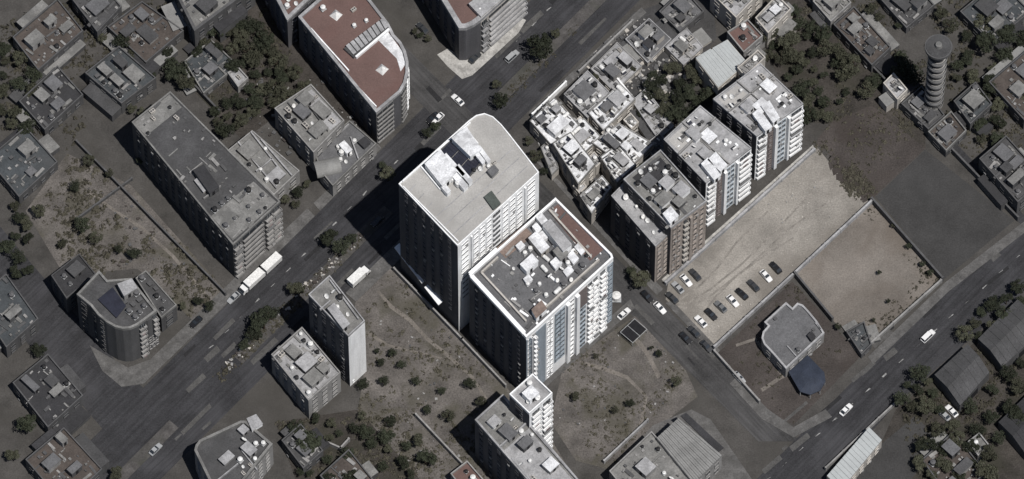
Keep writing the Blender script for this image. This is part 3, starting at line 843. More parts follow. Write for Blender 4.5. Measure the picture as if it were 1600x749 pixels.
root, P, h = building('apartment_block', 'grey block with striped balconies on a pale forecourt, red roof cut by the top edge', 'building',
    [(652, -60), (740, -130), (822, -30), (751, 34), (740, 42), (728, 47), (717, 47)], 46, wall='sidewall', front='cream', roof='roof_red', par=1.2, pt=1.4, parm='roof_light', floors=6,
    se=[(0.0, 0.14, 'balc', wn(1, dp=1.0, fr='roof_light')), (0.17, 0.98, 'band', dict(h=0.5, dp=1.0, fr='roof_light'))])
roofbox(root, [(733, 6), (765, -20), (782, 0), (752, 26)], 2.0, h, 'cream', 'roof_light', 'roof_room', False)
outfit(P, h, 'the balconied block roof at top edge', 5, ['white_tank', 'ac', 'dish'], area=[(740, 0), (800, -30), (810, -20), (750, 30)], seed=6)

# ================================================================== west side of the boulevard
root, P, h = building('apartment_block', 'long dark grey block with a wide flat roof left of the boulevard', 'building',
    [(206, 192), (266, 144), (438, 316), (364, 384)], 50, wall='darkwall', roof='roof_murky', par=0.5, pt=0.4, parm='roof_mid', floors=7,
    se=[(0.0, 0.16, 'balc', wn(1, fr='greywall')), (0.2, 0.62, 'band', dict(h=0.62, fr='greywall', dp=0.7)), (0.66, 0.98, 'balc', wn(2, fr='greywall'))],
    sw=[(0.03, 0.97, 'win', wn(14, w=0.4, h=0.45, fr='darkwall'))])
patch(root, 'roof_screed', [(209, 192), (265, 148), (284, 168), (228, 213)], h, 'roof_mid', 0.07)
patch(root, 'roof_screed', [(330, 338), (396, 284), (432, 316), (364, 376)], h, 'roof_mid', 0.07)
roofbox(root, [(302, 266), (318, 258), (342, 292), (328, 302)], 2.6, h, 'darkwall', 'roof_dark')
roofbox(root, [(304, 282), (312, 276), (326, 294), (318, 300)], 1.2, h, 'cream', 'roof_light', 'roof_room', False)
low_walls(root, [((296, 272), (316, 256)), ((318, 312), (345, 292))], h, 0.8, 0.3, 'greywall')
outfit(P, h, 'the long dark grey block', 11, ['grey_tank', 'black_tank', 'vent', 'grey_tank'], area=[(300, 300), (390, 290), (430, 316), (360, 376)], seed=7)
outfit(P, h, 'far end of the long dark block', 5, ['black_tank', 'ac'], area=[(212, 192), (262, 150), (300, 190), (250, 230)], seed=8)
roof_litter(root, P, h, 60, 5, ('roof_mid', 'darkwall', 'greywall'))

root, P, h = building('low_house', 'low grey house with crossing roof walls beside the long dark block', 'house', [(356, 236), (394, 205), (468, 268), (428, 306)], 18, wall='greywall', roof='roof_mid', par=0.5)
low_walls(root, [((392, 208), (440, 270)), ((372, 224), (432, 296)), ((408, 220), (456, 276)), ((400, 270), (425, 250))], h, 1.0, 0.4, 'roof_light')
rooms(root, P, h, 4, 21, (2.5, 5), (0.8, 2.2), ('greywall', 'darkwall', 'roof_light'), ('roof_light', 'roof_mid', 'roof_grey'))
outfit(P, h, 'the crossing-wall house', 6, ['white_tank', 'dish', 'black_tank'], seed=9)

root, P, h = building('low_house', 'grey flat-roofed house with rooftop sheds left of the red block', 'house', [(429, 171), (486, 133), (538, 190), (490, 240)], 28, wall='greywall', roof='roof_mid', par=0.7)
patch(root, 'roof_screed', [(472, 150), (487, 140), (533, 190), (516, 204)], h, 'roof_light', 0.07)
rm = rooms(root, P, h, 5, 22, (2.5, 5), (1, 2.6), ('greywall', 'darkwall'), ('roof_light', 'roof_mid', 'roof_grey'))
low_walls(root, [((470, 150), (512, 206)), ((450, 162), (496, 218))], h, 0.9, 0.3, 'darkwall')
outfit(P, h, 'the shed-topped house', 9, ['white_tank', 'black_tank', 'dish', 'ac'], rm, seed=10)

root, P, h = building('street_house', 'low street house with an arched grey shed and white roof clutter', 'house', [(492, 240), (546, 190), (588, 226), (520, 292), (500, 268)], 16, wall='greywall', roof='roof_grey', par=0.7, parm='roof_mid')
low_walls(root, [((545, 196), (504, 232)), ((548, 216), (560, 250))], h, 0.9, 0.35, 'roof_light')
p = at(512, 262, h); b = MB(); n = 12
d = Vector((0.75, 0.2, 0)).normalized(); e = Vector((-d.y, d.x, 0))
for k in range(n):
    a0, a1 = math.pi * k / n, math.pi * (k + 1) / n
    q = [p - root.location + e * (2.6 * math.cos(a)) + Vector((0, 0, 2.0 * math.sin(a))) for a in (a0, a1)]
    b.face([q[0] - d * 3.6, q[0] + d * 3.6, q[1] + d * 3.6, q[1] - d * 3.6])
for s_ in (-1, 1):
    pts = [p - root.location + e * (2.6 * math.cos(math.pi * k / n)) + Vector((0, 0, 2.0 * math.sin(math.pi * k / n))) + d * 3.6 * s_ for k in range(n + 1)]
    b.face(pts if s_ > 0 else pts[::-1])
b.build('arched_shed', M['metal_grey'], root)
roofbox(root, [(530, 226), (538, 220), (550, 234), (542, 240)], 2.4, h, 'white', 'roof_white')
roofbox(root, [(560, 222), (570, 214), (579, 222), (569, 231)], 1.4, h, 'darkwall', 'roof_dark', 'roof_room', False)
outfit(P, h, 'the arched-shed house', 6, ['white_tank', 'white_tank', 'dish'], area=[(520, 235), (555, 215), (565, 250), (540, 268)], seed=11, room_step=1.5)

root, P, h = building('corner_block', 'dark block with a curved corner at the left crossroads', 'building',
    [(120, 462), (155, 425), (168, 440), (205, 437), (245, 488), (215, 510), (204, 515), (192, 516), (180, 513), (166, 505), (153, 494), (142, 480)], 50,
    wall='darkwall', roof='roof_murky', par=0.9, pt=0.6, parm='roof_mid', floors=7,
    se=[(0.05, 0.4, 'balc', wn(1, fr='greywall', dp=0.9)), (0.48, 0.7, 'panel', dict(m='darkwall', f0=3)), (0.48, 0.98, 'win', wn(3, w=0.6, h=0.45, fr='greywall', f1=3)), (0.75, 0.98, 'balc', wn(1, fr='greywall', f0=3))])
roofbox(root, [(154, 468), (176, 450), (196, 478), (182, 496)], 0.7, h, 'darkwall', 'skyglass', 'roof_well', False)
roofbox(root, [(184, 444), (206, 436), (214, 450), (194, 462)], 3.0, h, 'greywall', 'roof_light')
outfit(P, h, 'the dark curved-corner block', 9, ['grey_tank', 'black_tank', 'vent', 'grey_tank'], area=[(190, 455), (214, 445), (240, 485), (200, 505)], seed=12)
root, P, h = building('low_house', 'lean-to house with pale roof lines beside the curved-corner block', 'house', [(212, 436), (228, 424), (276, 478), (252, 498)], 22, wall='darkwall', roof='roof_murky', par=0.6, parm='roof_mid')
outfit(P, h, 'the lean-to house', 6, ['grey_tank', 'black_tank', 'vent', 'grey_tank'], seed=13)
root, P, h = building('low_house', 'small dark house with twin roof slabs in the left garden', 'house', [(80, 432), (124, 398), (150, 430), (104, 468)], 22, wall='darkwall', roof='roof_dark', par=0.7, parm='roof_murky')
rooms(root, P, h, 3, 23, (3, 6), (1, 2.5), ('darkwall',), ('roof_mid', 'roof_murky'))
outfit(P, h, 'the twin-slab house', 4, ['grey_tank', 'black_tank', 'vent', 'grey_tank'], seed=14)

# ================================================================== top left blocks
def annex(root, P, h, seed, wall):
    rnd = random.Random(seed * 13); o = Vector((root.location.x, root.location.y))
    idx = [i for i in range(len(P)) if (P[(i + 1) % len(P)] - P[i]).length > 5]
    rnd.shuffle(idx)
    for i in idx[:2]:
        p0, p1 = P[i] - o, P[(i + 1) % len(P)] - o; e = p1 - p0; n = Vector((e.y, -e.x)).normalized()
        u0 = rnd.uniform(.0, .35); u1 = rnd.uniform(.6, 1.0); dp = rnd.uniform(2.0, 4.5); hh = h * rnd.uniform(.35, .75)
        q = [p0 + e * u0 + n * .04, p0 + e * u0 + n * dp, p0 + e * u1 + n * dp, p0 + e * u1 + n * .04]
        if area2(q) < 0: q.reverse()
        b = MB(); b.prism(q, -.02, hh, 0); b.prism(inset(q, -.12), hh - .1, hh + .1, 1, bottom=True)
        b.build('annex', [M[wall], M[rnd.choice(('roof_murky', 'roof_dark', 'roof_mid', 'metal_grey'))]], root)

def plain(label, pts, hpx, wall, roof, seed, desc, n_rooms=4, n_items=6, tones=('greywall', 'darkwall'), tops=('roof_mid', 'roof_murky', 'roof_grey'), name='low_house', cat='house', mix=('white_tank', 'black_tank', 'ac', 'dish'), litter=40, **k):
    dim = wall == 'darkwall'  # outer houses: vignette darkening put into roof tint and fittings
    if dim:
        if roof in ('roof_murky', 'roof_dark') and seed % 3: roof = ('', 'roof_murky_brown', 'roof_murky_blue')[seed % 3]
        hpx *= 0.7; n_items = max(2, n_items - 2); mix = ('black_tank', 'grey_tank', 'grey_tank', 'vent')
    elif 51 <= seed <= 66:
        hpx *= 0.72; n_rooms += 6; k.update(par=0.35, pt=0.22, parm=random.Random(seed).choice(('roof_mid', 'roof_light', 'greywall'))); cx = sum(p[0] for p in pts) / len(pts); cy = sum(p[1] for p in pts) / len(pts); pts = [(cx + (x - cx) * 1.09, cy + (y - cy) * 1.09) for x, y in pts]; wall = {'greywall': 'cream', 'white': 'cream'}.get(wall, wall); roof = {'roof_light': 'roof_white', 'roof_mid': 'roof_light'}.get(roof, roof)
    root, P, h = building(name, label, cat, pts, hpx, wall=wall, roof=roof, **k)
    if dim or seed in (60, 61, 62, 63, 64, 73, 76, 81, 83, 95):
        annex(root, P, h, seed, wall)
    rm = rooms(root, P, h, n_rooms, seed, tones=tones, tops=tops)
    outfit(P, h, desc, n_items, list(mix), rm, seed=seed)
    if litter: roof_litter(root, P, h, litter, seed, ('roof_mid', 'darkwall', 'greywall'))
    return root, P, h
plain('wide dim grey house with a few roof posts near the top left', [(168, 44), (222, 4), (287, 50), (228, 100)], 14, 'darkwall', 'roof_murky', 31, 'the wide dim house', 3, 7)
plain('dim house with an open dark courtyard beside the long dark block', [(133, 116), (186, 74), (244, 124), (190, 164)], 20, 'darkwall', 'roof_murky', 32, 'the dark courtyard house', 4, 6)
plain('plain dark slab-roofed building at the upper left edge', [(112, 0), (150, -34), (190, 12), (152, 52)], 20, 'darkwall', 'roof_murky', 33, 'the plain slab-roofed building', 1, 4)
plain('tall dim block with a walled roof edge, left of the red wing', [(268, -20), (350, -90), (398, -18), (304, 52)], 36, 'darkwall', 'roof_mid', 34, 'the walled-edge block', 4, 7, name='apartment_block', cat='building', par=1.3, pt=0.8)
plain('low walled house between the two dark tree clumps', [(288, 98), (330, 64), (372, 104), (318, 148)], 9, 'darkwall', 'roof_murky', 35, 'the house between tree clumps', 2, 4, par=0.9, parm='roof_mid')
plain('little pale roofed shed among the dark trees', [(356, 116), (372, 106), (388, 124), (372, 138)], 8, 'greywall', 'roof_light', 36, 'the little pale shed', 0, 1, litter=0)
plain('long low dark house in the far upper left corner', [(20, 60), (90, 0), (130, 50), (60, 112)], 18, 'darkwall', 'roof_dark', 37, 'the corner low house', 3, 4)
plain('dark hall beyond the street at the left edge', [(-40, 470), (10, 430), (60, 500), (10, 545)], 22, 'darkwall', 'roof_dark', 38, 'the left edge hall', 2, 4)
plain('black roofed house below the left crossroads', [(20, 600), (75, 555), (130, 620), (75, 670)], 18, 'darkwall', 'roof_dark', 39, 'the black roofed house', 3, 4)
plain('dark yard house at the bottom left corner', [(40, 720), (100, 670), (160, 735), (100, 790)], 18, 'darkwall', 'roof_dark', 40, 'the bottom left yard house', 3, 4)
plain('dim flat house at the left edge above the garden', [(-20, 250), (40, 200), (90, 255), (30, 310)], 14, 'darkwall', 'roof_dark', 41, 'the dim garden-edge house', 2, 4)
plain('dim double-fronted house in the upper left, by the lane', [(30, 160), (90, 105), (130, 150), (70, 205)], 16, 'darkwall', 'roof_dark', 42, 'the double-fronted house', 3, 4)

# ================================================================== south of the boulevard, lower left
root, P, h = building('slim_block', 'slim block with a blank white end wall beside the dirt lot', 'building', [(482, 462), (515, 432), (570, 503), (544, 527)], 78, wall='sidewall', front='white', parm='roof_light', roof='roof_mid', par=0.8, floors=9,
    se=[(0.1, 0.3, 'win', wn(1, w=0.3, h=0.25, f1=1))], sw=[(0.05, 0.95, 'win', wn(4, w=0.35, h=0.42, fr='sidewall'))])
roofbox(root, [(512, 482), (522, 474), (546, 506), (536, 514)], 2.4, h, 'greywall', 'roof_light')
low_walls(root, [((516, 440), (560, 500)), ((500, 486), (516, 472))], h, 1.0, 0.4, 'roof_light')
outfit(P, h, 'the slim block', 7, ['white_tank', 'black_tank', 'dish'], seed=15, room_step=1.6)
plain('squat pale house left of the slim white-ended block', [(424, 556), (472, 513), (532, 584), (482, 628)], 28, 'greywall', 'roof_light', 43, 'the squat pale house', 4, 9, tones=('greywall', 'white', 'darkwall'), tops=('roof_light', 'roof_mid'))
root, P, h = building('corner_block', 'dim grey block with rounded white rim, bottom left of the boulevard', 'building', [(304, 706), (306, 698), (312, 690), (376, 660), (384, 660), (426, 696), (352, 790), (340, 780)], 30, wall='greywall', roof='roof_murky', par=1.0, pt=0.7, parm='roof_mid', floors=5)
roofbox(root, [(386, 654), (400, 648), (410, 662), (394, 672)], 1.6, h, 'white', 'roof_light', 'roof_room', False)
rm = rooms(root, P, h, 3, 44, (2, 4), (1, 2.4), ('greywall', 'white'), ('roof_light', 'roof_mid'))
low_walls(root, [((378, 706), (402, 736)), ((330, 760), (372, 726))], h, 0.8, 0.3, 'roof_light')
outfit(P, h, 'the rounded-rim block', 9, ['white_tank', 'dish', 'ac', 'black_tank'], rm, area=[(380, 690), (424, 690), (400, 750), (370, 740)], seed=16)
plain('narrow dim house among the bottom left gardens', [(440, 690), (470, 664), (505, 706), (474, 734)], 14, 'darkwall', 'roof_murky', 45, 'the narrow garden house', 2, 3)
plain('low house with a pale edge at the bottom, left of centre', [(500, 745), (545, 704), (590, 760), (545, 800)], 14, 'darkwall', 'roof_murky', 46, 'the pale-edged bottom house', 2, 3)
plain('small red roofed house at the bottom edge', [(704, 742), (730, 722), (770, 768), (740, 790)], 12, 'greywall', 'roof_red', 47, 'the small red house', 0, 2, litter=0)

root, P, h = building('apartment_block', 'grey block in two steps with dark side wall at the bottom middle', 'building', [(742, 658), (786, 618), (864, 706), (920, 770), (878, 812), (818, 745)], 58, wall='sidewall', roof='roof_mid', par=0.9, parm='roof_light', pt=0.5, floors=8)
low_walls(root, [((781, 700), (824, 662)), ((838, 676), (905, 755)), ((800, 718), (842, 768))], h, 1.1, 0.5, 'roof_light')
patch(root, 'roof_screed', [(788, 704), (826, 670), (896, 752), (850, 790)], h, 'roof_light', 0.08)
rm = rooms(root, P, h, 5, 48, (2.5, 4.5), (1, 2.6), ('greywall', 'white', 'darkwall'), ('roof_light', 'roof_white', 'roof_grey'))
outfit(P, h, 'the two-step grey block', 12, ['white_tank', 'black_tank', 'dish', 'ac'], rm, seed=17)
root, P, h = building('slim_block', 'slim white tower with balconies, standing before the lower tower', 'building', [(796, 618), (832, 586), (863, 616), (827, 648)], 80, wall='sidewall', front='white', parm='white', roof='roof_light', par=0.9, floors=11,
    se=[(0.08, 0.48, 'balc', wn(1, dp=0.9)), (0.55, 0.95, 'balc', wn(1, dp=0.9))])
roofbox(root, [(816, 614), (830, 602), (842, 614), (828, 626)], 2.6, h, 'white', 'roof_white')
outfit(P, h, 'the slim white tower', 4, ['white_tank', 'dish'], seed=18)

# ================================================================== cluttered old houses east of the cross street
CL = ('white', 'white', 'cream', 'greywall', 'darkwall'); CT = ('roof_white', 'roof_white', 'roof_light', 'roof_light', 'roof_grey', 'roof_mid')
MX = ('white_tank', 'grey_tank', 'black_tank', 'dish', 'heater', 'heater', 'long_tank', 'ac', 'vent')
plain('whitish corner house crowded with rooftop sheds by the crossroads', [(831, 190), (866, 156), (902, 196), (868, 232)], 22, 'cream', 'roof_light', 51, 'the crowded corner house', 9, 12, CL, CT, mix=MX, par=0.7)
plain('grey roofed house facing the boulevard behind a white wall', [(884, 148), (918, 114), (950, 146), (918, 182)], 16, 'greywall', 'roof_mid', 52, 'the boulevard-facing house', 3, 6, CL, CT, mix=MX, par=0.6)
plain('bright whitewashed house in the middle of the old quarter', [(922, 176), (968, 134), (990, 156), (944, 202)], 20, 'white', 'roof_white', 53, 'the bright whitewashed house', 5, 7, CL, CT, mix=MX, par=0.6)
plain('house of jumbled white roof rooms, behind the corner house', [(872, 226), (912, 188), (936, 214), (928, 224), (898, 252)], 20, 'cream', 'roof_white', 54, 'the jumbled white house', 7, 9, CL, CT, mix=MX, par=0.6)
plain('pale house with high dark side, along the cross street', [(866, 226), (892, 210), (928, 256), (903, 285)], 30, 'cream', 'roof_light', 55, 'the pale cross-street house', 4, 6, CL, CT, mix=MX, par=0.8)
plain('square light house with a round-cornered terrace, mid quarter', [(929, 224), (968, 196), (1018, 226), (982, 262)], 22, 'cream', 'roof_light', 56, 'the square terrace house', 6, 9, CL, CT, mix=MX, par=0.7)
plain('narrow house with a grey sunken terrace behind the brown block', [(940, 246), (966, 228), (992, 258), (964, 284)], 26, 'white', 'roof_light', 57, 'the sunken terrace house', 3, 4, CL, CT, mix=MX, par=0.8)
plain('white house with a bright gable wall facing the cross street', [(908, 306), (940, 277), (954, 294), (925, 332)], 24, 'white', 'roof_white', 58, 'the bright gable house', 2, 3, CL, CT, mix=MX, par=0.8)
plain('small shed house beside the alley of the cross street', [(846, 232), (858, 222), (872, 262), (862, 272)], 12, 'greywall', 'roof_mid', 59, 'the alley shed house', 1, 2, CL, CT, mix=MX, litter=15)
plain('low tin roofed house between old quarter and tree cluster', [(990, 160), (1010, 142), (1050, 196), (1028, 216)], 12, 'greywall', 'roof_mid', 60, 'the tin roofed house', 4, 4, CL, CT, mix=MX)
plain('little grey house behind the square terrace house', [(1010, 226), (1030, 210), (1046, 228), (1022, 246)], 14, 'greywall', 'roof_grey', 61, 'the little grey house', 1, 2, CL, CT, mix=MX, litter=15)
plain('open workshop with scattered roof boxes by the boulevard', [(926, 108), (964, 70), (1000, 104), (960, 142)], 7, 'greywall', 'roof_mid', 62, 'the open workshop', 5, 7, CL, CT, mix=MX, par=0.4)
plain('low yard building with dark roof holes up the boulevard', [(980, 62), (1014, 32), (1046, 62), (1012, 96)], 8, 'greywall', 'roof_grey', 63, 'the low yard building', 6, 5, CL, ('roof_grey', 'roof_mid', 'roof_dark'), mix=MX, par=0.4)
plain('pair of pale sheds north of the dark tree cluster', [(1042, 74), (1072, 46), (1096, 74), (1068, 100)], 10, 'greywall', 'roof_mid', 64, 'the pair of pale sheds', 4, 3, CL, CT, mix=MX, par=0.4)
plain('dim low house at the top edge by the boulevard', [(1030, 20), (1068, -16), (1100, 20), (1062, 52)], 12, 'darkwall', 'roof_grey', 65, 'the dim top-edge house', 3, 3, mix=MX)

for lb, cx, cy, a_, b_, hp, sd_ in (
    ('small white shed wedged beside the jumbled white house', 908, 196, 16, 22, 12, 161), ('little pale shed filling the gap above the square terrace house', 952, 206, 22, 14, 13, 162),
    ('tin lean-to between the pale cross-street house and bright gable house', 906, 292, 16, 16, 13, 163), ('white lean-to tucked behind the crowded corner house', 880, 178, 14, 20, 13, 164),
    ('pale shed beside the sunken terrace house', 930, 250, 14, 20, 12, 165), ('grey shed between whitewashed house and tin roofed house', 986, 190, 16, 20, 10, 166),
    ('white shed at the lower corner of the sunken terrace house', 985, 280, 16, 14, 14, 167)):
    plain(lb, sq(cx, cy, a_, b_), hp, 'cream', random.choice(('roof_light', 'roof_white')), sd_, lb, 2, 1, CL, CT, name='shed', cat='shed', mix=('white_tank',), par=0.4, litter=12)

# brown block in two halves
root, P, h = building('apartment_block', 'lower half of the brown block with long bare roof, deep shadow beside it', 'building', [(955, 307), (973, 289), (1046, 366), (1024, 386)], 56, wall='sidewall', front='brownwall', parm='roof_light', roof='roof_light', par=0.5, floors=8,
    se=[(0.05, 0.95, 'win', wn(2, w=0.5, h=0.5, fr='brownwall'))])
outfit(P, h, 'the long bare brown roof', 5, ['white_tank', 'dish'], seed=19)
root, P, h = building('apartment_block', 'higher half of the brown block with stone-speckled front and cluttered roof', 'building', [(974, 282), (1032, 236), (1104, 316), (1048, 358)], 72, wall='sidewall', front='brownwall', roof='roof_mid', par=0.8, parm='roof_light', floors=9,
    se=[(0.03, 0.3, 'win', wn(2, w=0.45, h=0.5, fr='brownwall')), (0.34, 0.48, 'balc', wn(1, fr='cream', dp=0.8)), (0.5, 0.56, 'fin', dict(m='brownwall')), (0.6, 0.95, 'win', wn(2, w=0.45, h=0.5, fr='brownwall'))])
patch(root, 'roof_terrace', [(988, 278), (1030, 244), (1062, 280), (1020, 306)], h, 'roof_dark', 0.08)
roofbox(root, [(1036, 334), (1048, 323), (1060, 337), (1047, 349)], 2.6, h, 'white', 'roof_white')
rm = rooms(root, P, h, 5, 66, (2.5, 4.5), (1, 2.6), CL, CT)
outfit(P, h, 'the stone-speckled brown block', 12, ['white_tank', 'black_tank', 'dish', 'heater'], rm, seed=20)
roof_litter(root, P, h, 50, 9)

# the twin pale apartment blocks with balconies
BAL = [(0.02, 0.2, 'balc', wn(1, dp=0.8)), (0.24, 0.36, 'panel', dict(m='brownpanel', proud=0.15)), (0.25, 0.35, 'win', wn(1, w=0.5, h=0.35, off=0.15, fr='brownpanel')),
       (0.37, 0.43, 'fin', dict(proud=1.0)), (0.45, 0.63, 'win', wn(2, w=0.62, h=0.55, fr='bluegrey')), (0.65, 0.69, 'fin', dict(proud=1.0)), (0.72, 0.99, 'balc', wn(1, dp=0.8))]
for label, pts, hp, desc, sd_, strips in (
    ('nearer of the twin pale apartment blocks, striped with white balconies', [(1037, 219), (1094, 166), (1174, 232), (1103, 287)], 66, 'the nearer pale twin', 71,
        ([(1096, 256), (1106, 247), (1126, 274), (1116, 281)], [(1106, 250), (1118, 238), (1136, 258), (1126, 268)])),
    ('farther of the twin pale apartment blocks, next to the dark grove', [(1114, 156), (1188, 100), (1255, 163), (1182, 214)], 66, 'the farther pale twin', 72,
        ([(1176, 178), (1186, 170), (1206, 198), (1196, 205)], [(1190, 166), (1202, 158), (1218, 184), (1208, 192)]))):
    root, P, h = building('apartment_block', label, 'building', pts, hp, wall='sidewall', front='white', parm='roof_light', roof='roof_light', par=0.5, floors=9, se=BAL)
    for q in strips: roofbox(root, q, 2.4, h, 'white', 'roof_white')
    a, b_, c_, d_ = [Vector(p) for p in pts]
    low_walls(root, [(tuple(a.lerp(d_, .35)), tuple(b_.lerp(c_, .3))), (tuple(a.lerp(b_, .5)), tuple(d_.lerp(c_, .52)))], h, 1.0, 0.35, 'greywall')
    m1 = a.lerp(b_, .06).lerp(d_.lerp(c_, .06), .05); m2 = a.lerp(b_, .46).lerp(d_.lerp(c_, .46), .05)
    m3 = a.lerp(b_, .46).lerp(d_.lerp(c_, .46), .32); m4 = a.lerp(b_, .06).lerp(d_.lerp(c_, .06), .32)
    patch(root, 'roof_screed', [tuple(m1), tuple(m2), tuple(m3), tuple(m4)], h, 'roof_pale', 0.07)
    rm = rooms(root, P, h, 3, sd_, (2.5, 4), (1, 2), CL, CT)
    outfit(P, h, desc, 12, ['white_tank', 'dish', 'heater', 'ac', 'black_tank'], rm, seed=sd_)
    roof_litter(root, P, h, 40, sd_)

# pale metal hall
root, P, h = building('metal_hall', 'pale blue-white metal hall with two roof bays above the grey yard', 'hall', [(1087, 92), (1137, 62), (1168, 98), (1122, 138)], 26, wall='cream', roof='metal_pale', par=0, floors=3)
o2 = Vector((root.location.x, root.location.y))
for q in ([(1087, 91), (1110, 77), (1144, 117), (1122, 137)], [(1113, 76), (1136, 63), (1167, 98), (1147, 114)]):
    pl = [p - o2 for p in plan(q, h)]
    # order pl so that 0->1 runs across the bay
    for k in range(10):
        c4 = [lerp2(pl, (k + .02) / 10, 0), lerp2(pl, (k + .98) / 10, 0), lerp2(pl, (k + .98) / 10, 1), lerp2(pl, (k + .02) / 10, 1)]
        if area2(c4) < 0: c4.reverse()
        b = MB(); b.prism(c4, h - .1, h + .25 + .05 * (k % 2), 0); b.build('roof_panel', M['metal_pale'], root)
plain('grey workshop with red-brown roof behind the pale metal hall', [(1136, 52), (1168, 32), (1192, 58), (1162, 84)], 18, 'greywall', 'roof_red', 73, 'the red-brown workshop', 0, 2, litter=10)
plain('narrow pale house against the grove, beside the metal hall', [(1152, 108), (1184, 80), (1196, 92), (1164, 122)], 30, 'cream', 'roof_light', 74, 'the narrow grove-side house', 2, 3, CL, CT)
plain('tall grey block with pale front at the top edge above the red-brown workshop', [(1110, -10), (1160, -50), (1192, -14), (1150, 30)], 26, 'cream', 'roof_light', 75, 'the pale-fronted top block', 4, 5, CL, CT, name='apartment_block', cat='building')
plain('white terraced house at the top edge next to the grove', [(1180, 30), (1214, -6), (1236, 16), (1200, 54)], 22, 'cream', 'roof_light', 76, 'the white terraced house', 3, 4, CL, CT)

# ================================================================== right side
DT = ('greywall', 'darkwall'); DTT = ('roof_mid', 'roof_murky', 'roof_grey')
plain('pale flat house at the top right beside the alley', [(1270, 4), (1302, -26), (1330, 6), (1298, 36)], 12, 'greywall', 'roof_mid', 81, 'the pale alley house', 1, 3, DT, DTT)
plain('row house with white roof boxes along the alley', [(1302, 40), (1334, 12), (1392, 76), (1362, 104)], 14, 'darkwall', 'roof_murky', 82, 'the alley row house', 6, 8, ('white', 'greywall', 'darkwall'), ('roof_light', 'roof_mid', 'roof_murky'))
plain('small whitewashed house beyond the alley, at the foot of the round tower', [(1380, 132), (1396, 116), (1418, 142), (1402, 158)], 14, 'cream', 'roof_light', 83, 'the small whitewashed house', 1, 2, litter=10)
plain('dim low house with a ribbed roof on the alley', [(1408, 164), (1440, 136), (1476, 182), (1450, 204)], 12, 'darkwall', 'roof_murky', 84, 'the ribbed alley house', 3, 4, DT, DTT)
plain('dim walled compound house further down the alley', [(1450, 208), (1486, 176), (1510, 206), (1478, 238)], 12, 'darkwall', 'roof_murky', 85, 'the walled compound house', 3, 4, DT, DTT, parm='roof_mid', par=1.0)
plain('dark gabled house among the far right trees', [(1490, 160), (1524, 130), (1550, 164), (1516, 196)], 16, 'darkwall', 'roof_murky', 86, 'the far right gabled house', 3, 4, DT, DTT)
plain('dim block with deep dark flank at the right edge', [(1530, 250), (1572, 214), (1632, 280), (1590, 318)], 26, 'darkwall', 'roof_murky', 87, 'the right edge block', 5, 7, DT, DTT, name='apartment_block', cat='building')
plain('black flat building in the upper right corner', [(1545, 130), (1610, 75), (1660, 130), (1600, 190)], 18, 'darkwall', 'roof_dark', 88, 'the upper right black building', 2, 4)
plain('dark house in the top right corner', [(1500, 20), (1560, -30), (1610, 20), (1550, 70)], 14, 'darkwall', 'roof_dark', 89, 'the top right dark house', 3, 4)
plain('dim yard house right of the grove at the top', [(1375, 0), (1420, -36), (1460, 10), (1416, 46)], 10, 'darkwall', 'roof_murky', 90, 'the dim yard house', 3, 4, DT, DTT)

# tall round tower with a banded shaft and a flat round head
c = at(1458, 168, 0); hr = HT(92)
t = thing('round_tower', 'tall slim round tower with banded shaft and wide flat head, upper right', 'tower', c)
b = MB(); b.tube((0, 0, 0), (0, 0, hr - 1.2), 2.3, 1.9, 28); b.build('shaft', M['darkwall'], t)
for k in range(9):
    z = 2.5 + k * (hr - 8) / 8.5
    b = MB(); b.tube((0, 0, z), (0, 0, z + .9), 2.75, 2.75, 28); b.tube((0, 0, z + .9), (0, 0, z + 1.7), 2.7, 2.7, 28, 0, False); b.build('ring_balcony', M['greywall'], t)
b = MB(); b.tube((0, 0, hr - 2.4), (0, 0, hr - 1.0), 2.0, 3.9, 36); b.tube((0, 0, hr - 1.0), (0, 0, hr), 3.9, 3.9, 36); b.build('head', M['darkwall'], t)
b = MB(); b.tube((0, 0, hr), (0, 0, hr + .15), 3.5, 3.5, 36); b.build('roof', M['roof_murky'], t)
b = MB(); b.tube((0, 0, hr + .15), (0, 0, hr + 1.3), 1.1, .9, 20); b.build('lantern', M['roof_mid'], t)

# grey villa with stepped outline and the blue canopy
root, P, h = building('villa', 'grey villa with stepped, rounded outline in the walled compound', 'villa',
    [(1228, 474), (1194, 505), (1200, 511), (1192, 520), (1190, 530), (1194, 540), (1209, 556), (1228, 578), (1288, 522), (1277, 504), (1262, 486), (1254, 478), (1246, 475), (1238, 483)], 13,
    wall='greywall', roof='roof_grey', par=0.7, pt=0.5, parm='roof_light', floors=2)
roofbox(root, [(1262, 524), (1268, 518), (1274, 526), (1268, 532)], 1.4, h, 'darkwall', 'roof_dark', 'roof_room', False)
low_walls(root, [((1230, 542), (1244, 558)), ((1274, 506), (1282, 516))], h, 0.7, 0.3, 'roof_light')
outfit(P, h, 'the stepped grey villa', 3, ['vent', 'grey_tank'], seed=91)
hh = HT(7)
q = plan([(1232, 581), (1262, 555), (1288, 582), (1290, 596), (1282, 610), (1266, 617), (1250, 612)], hh)
c = sum(q, Vector((0, 0))) / len(q)
t = thing('canopy', 'blue curved canopy against the grey villa wall', 'canopy', (c.x, c.y, 0))
q = [p - c for p in q]
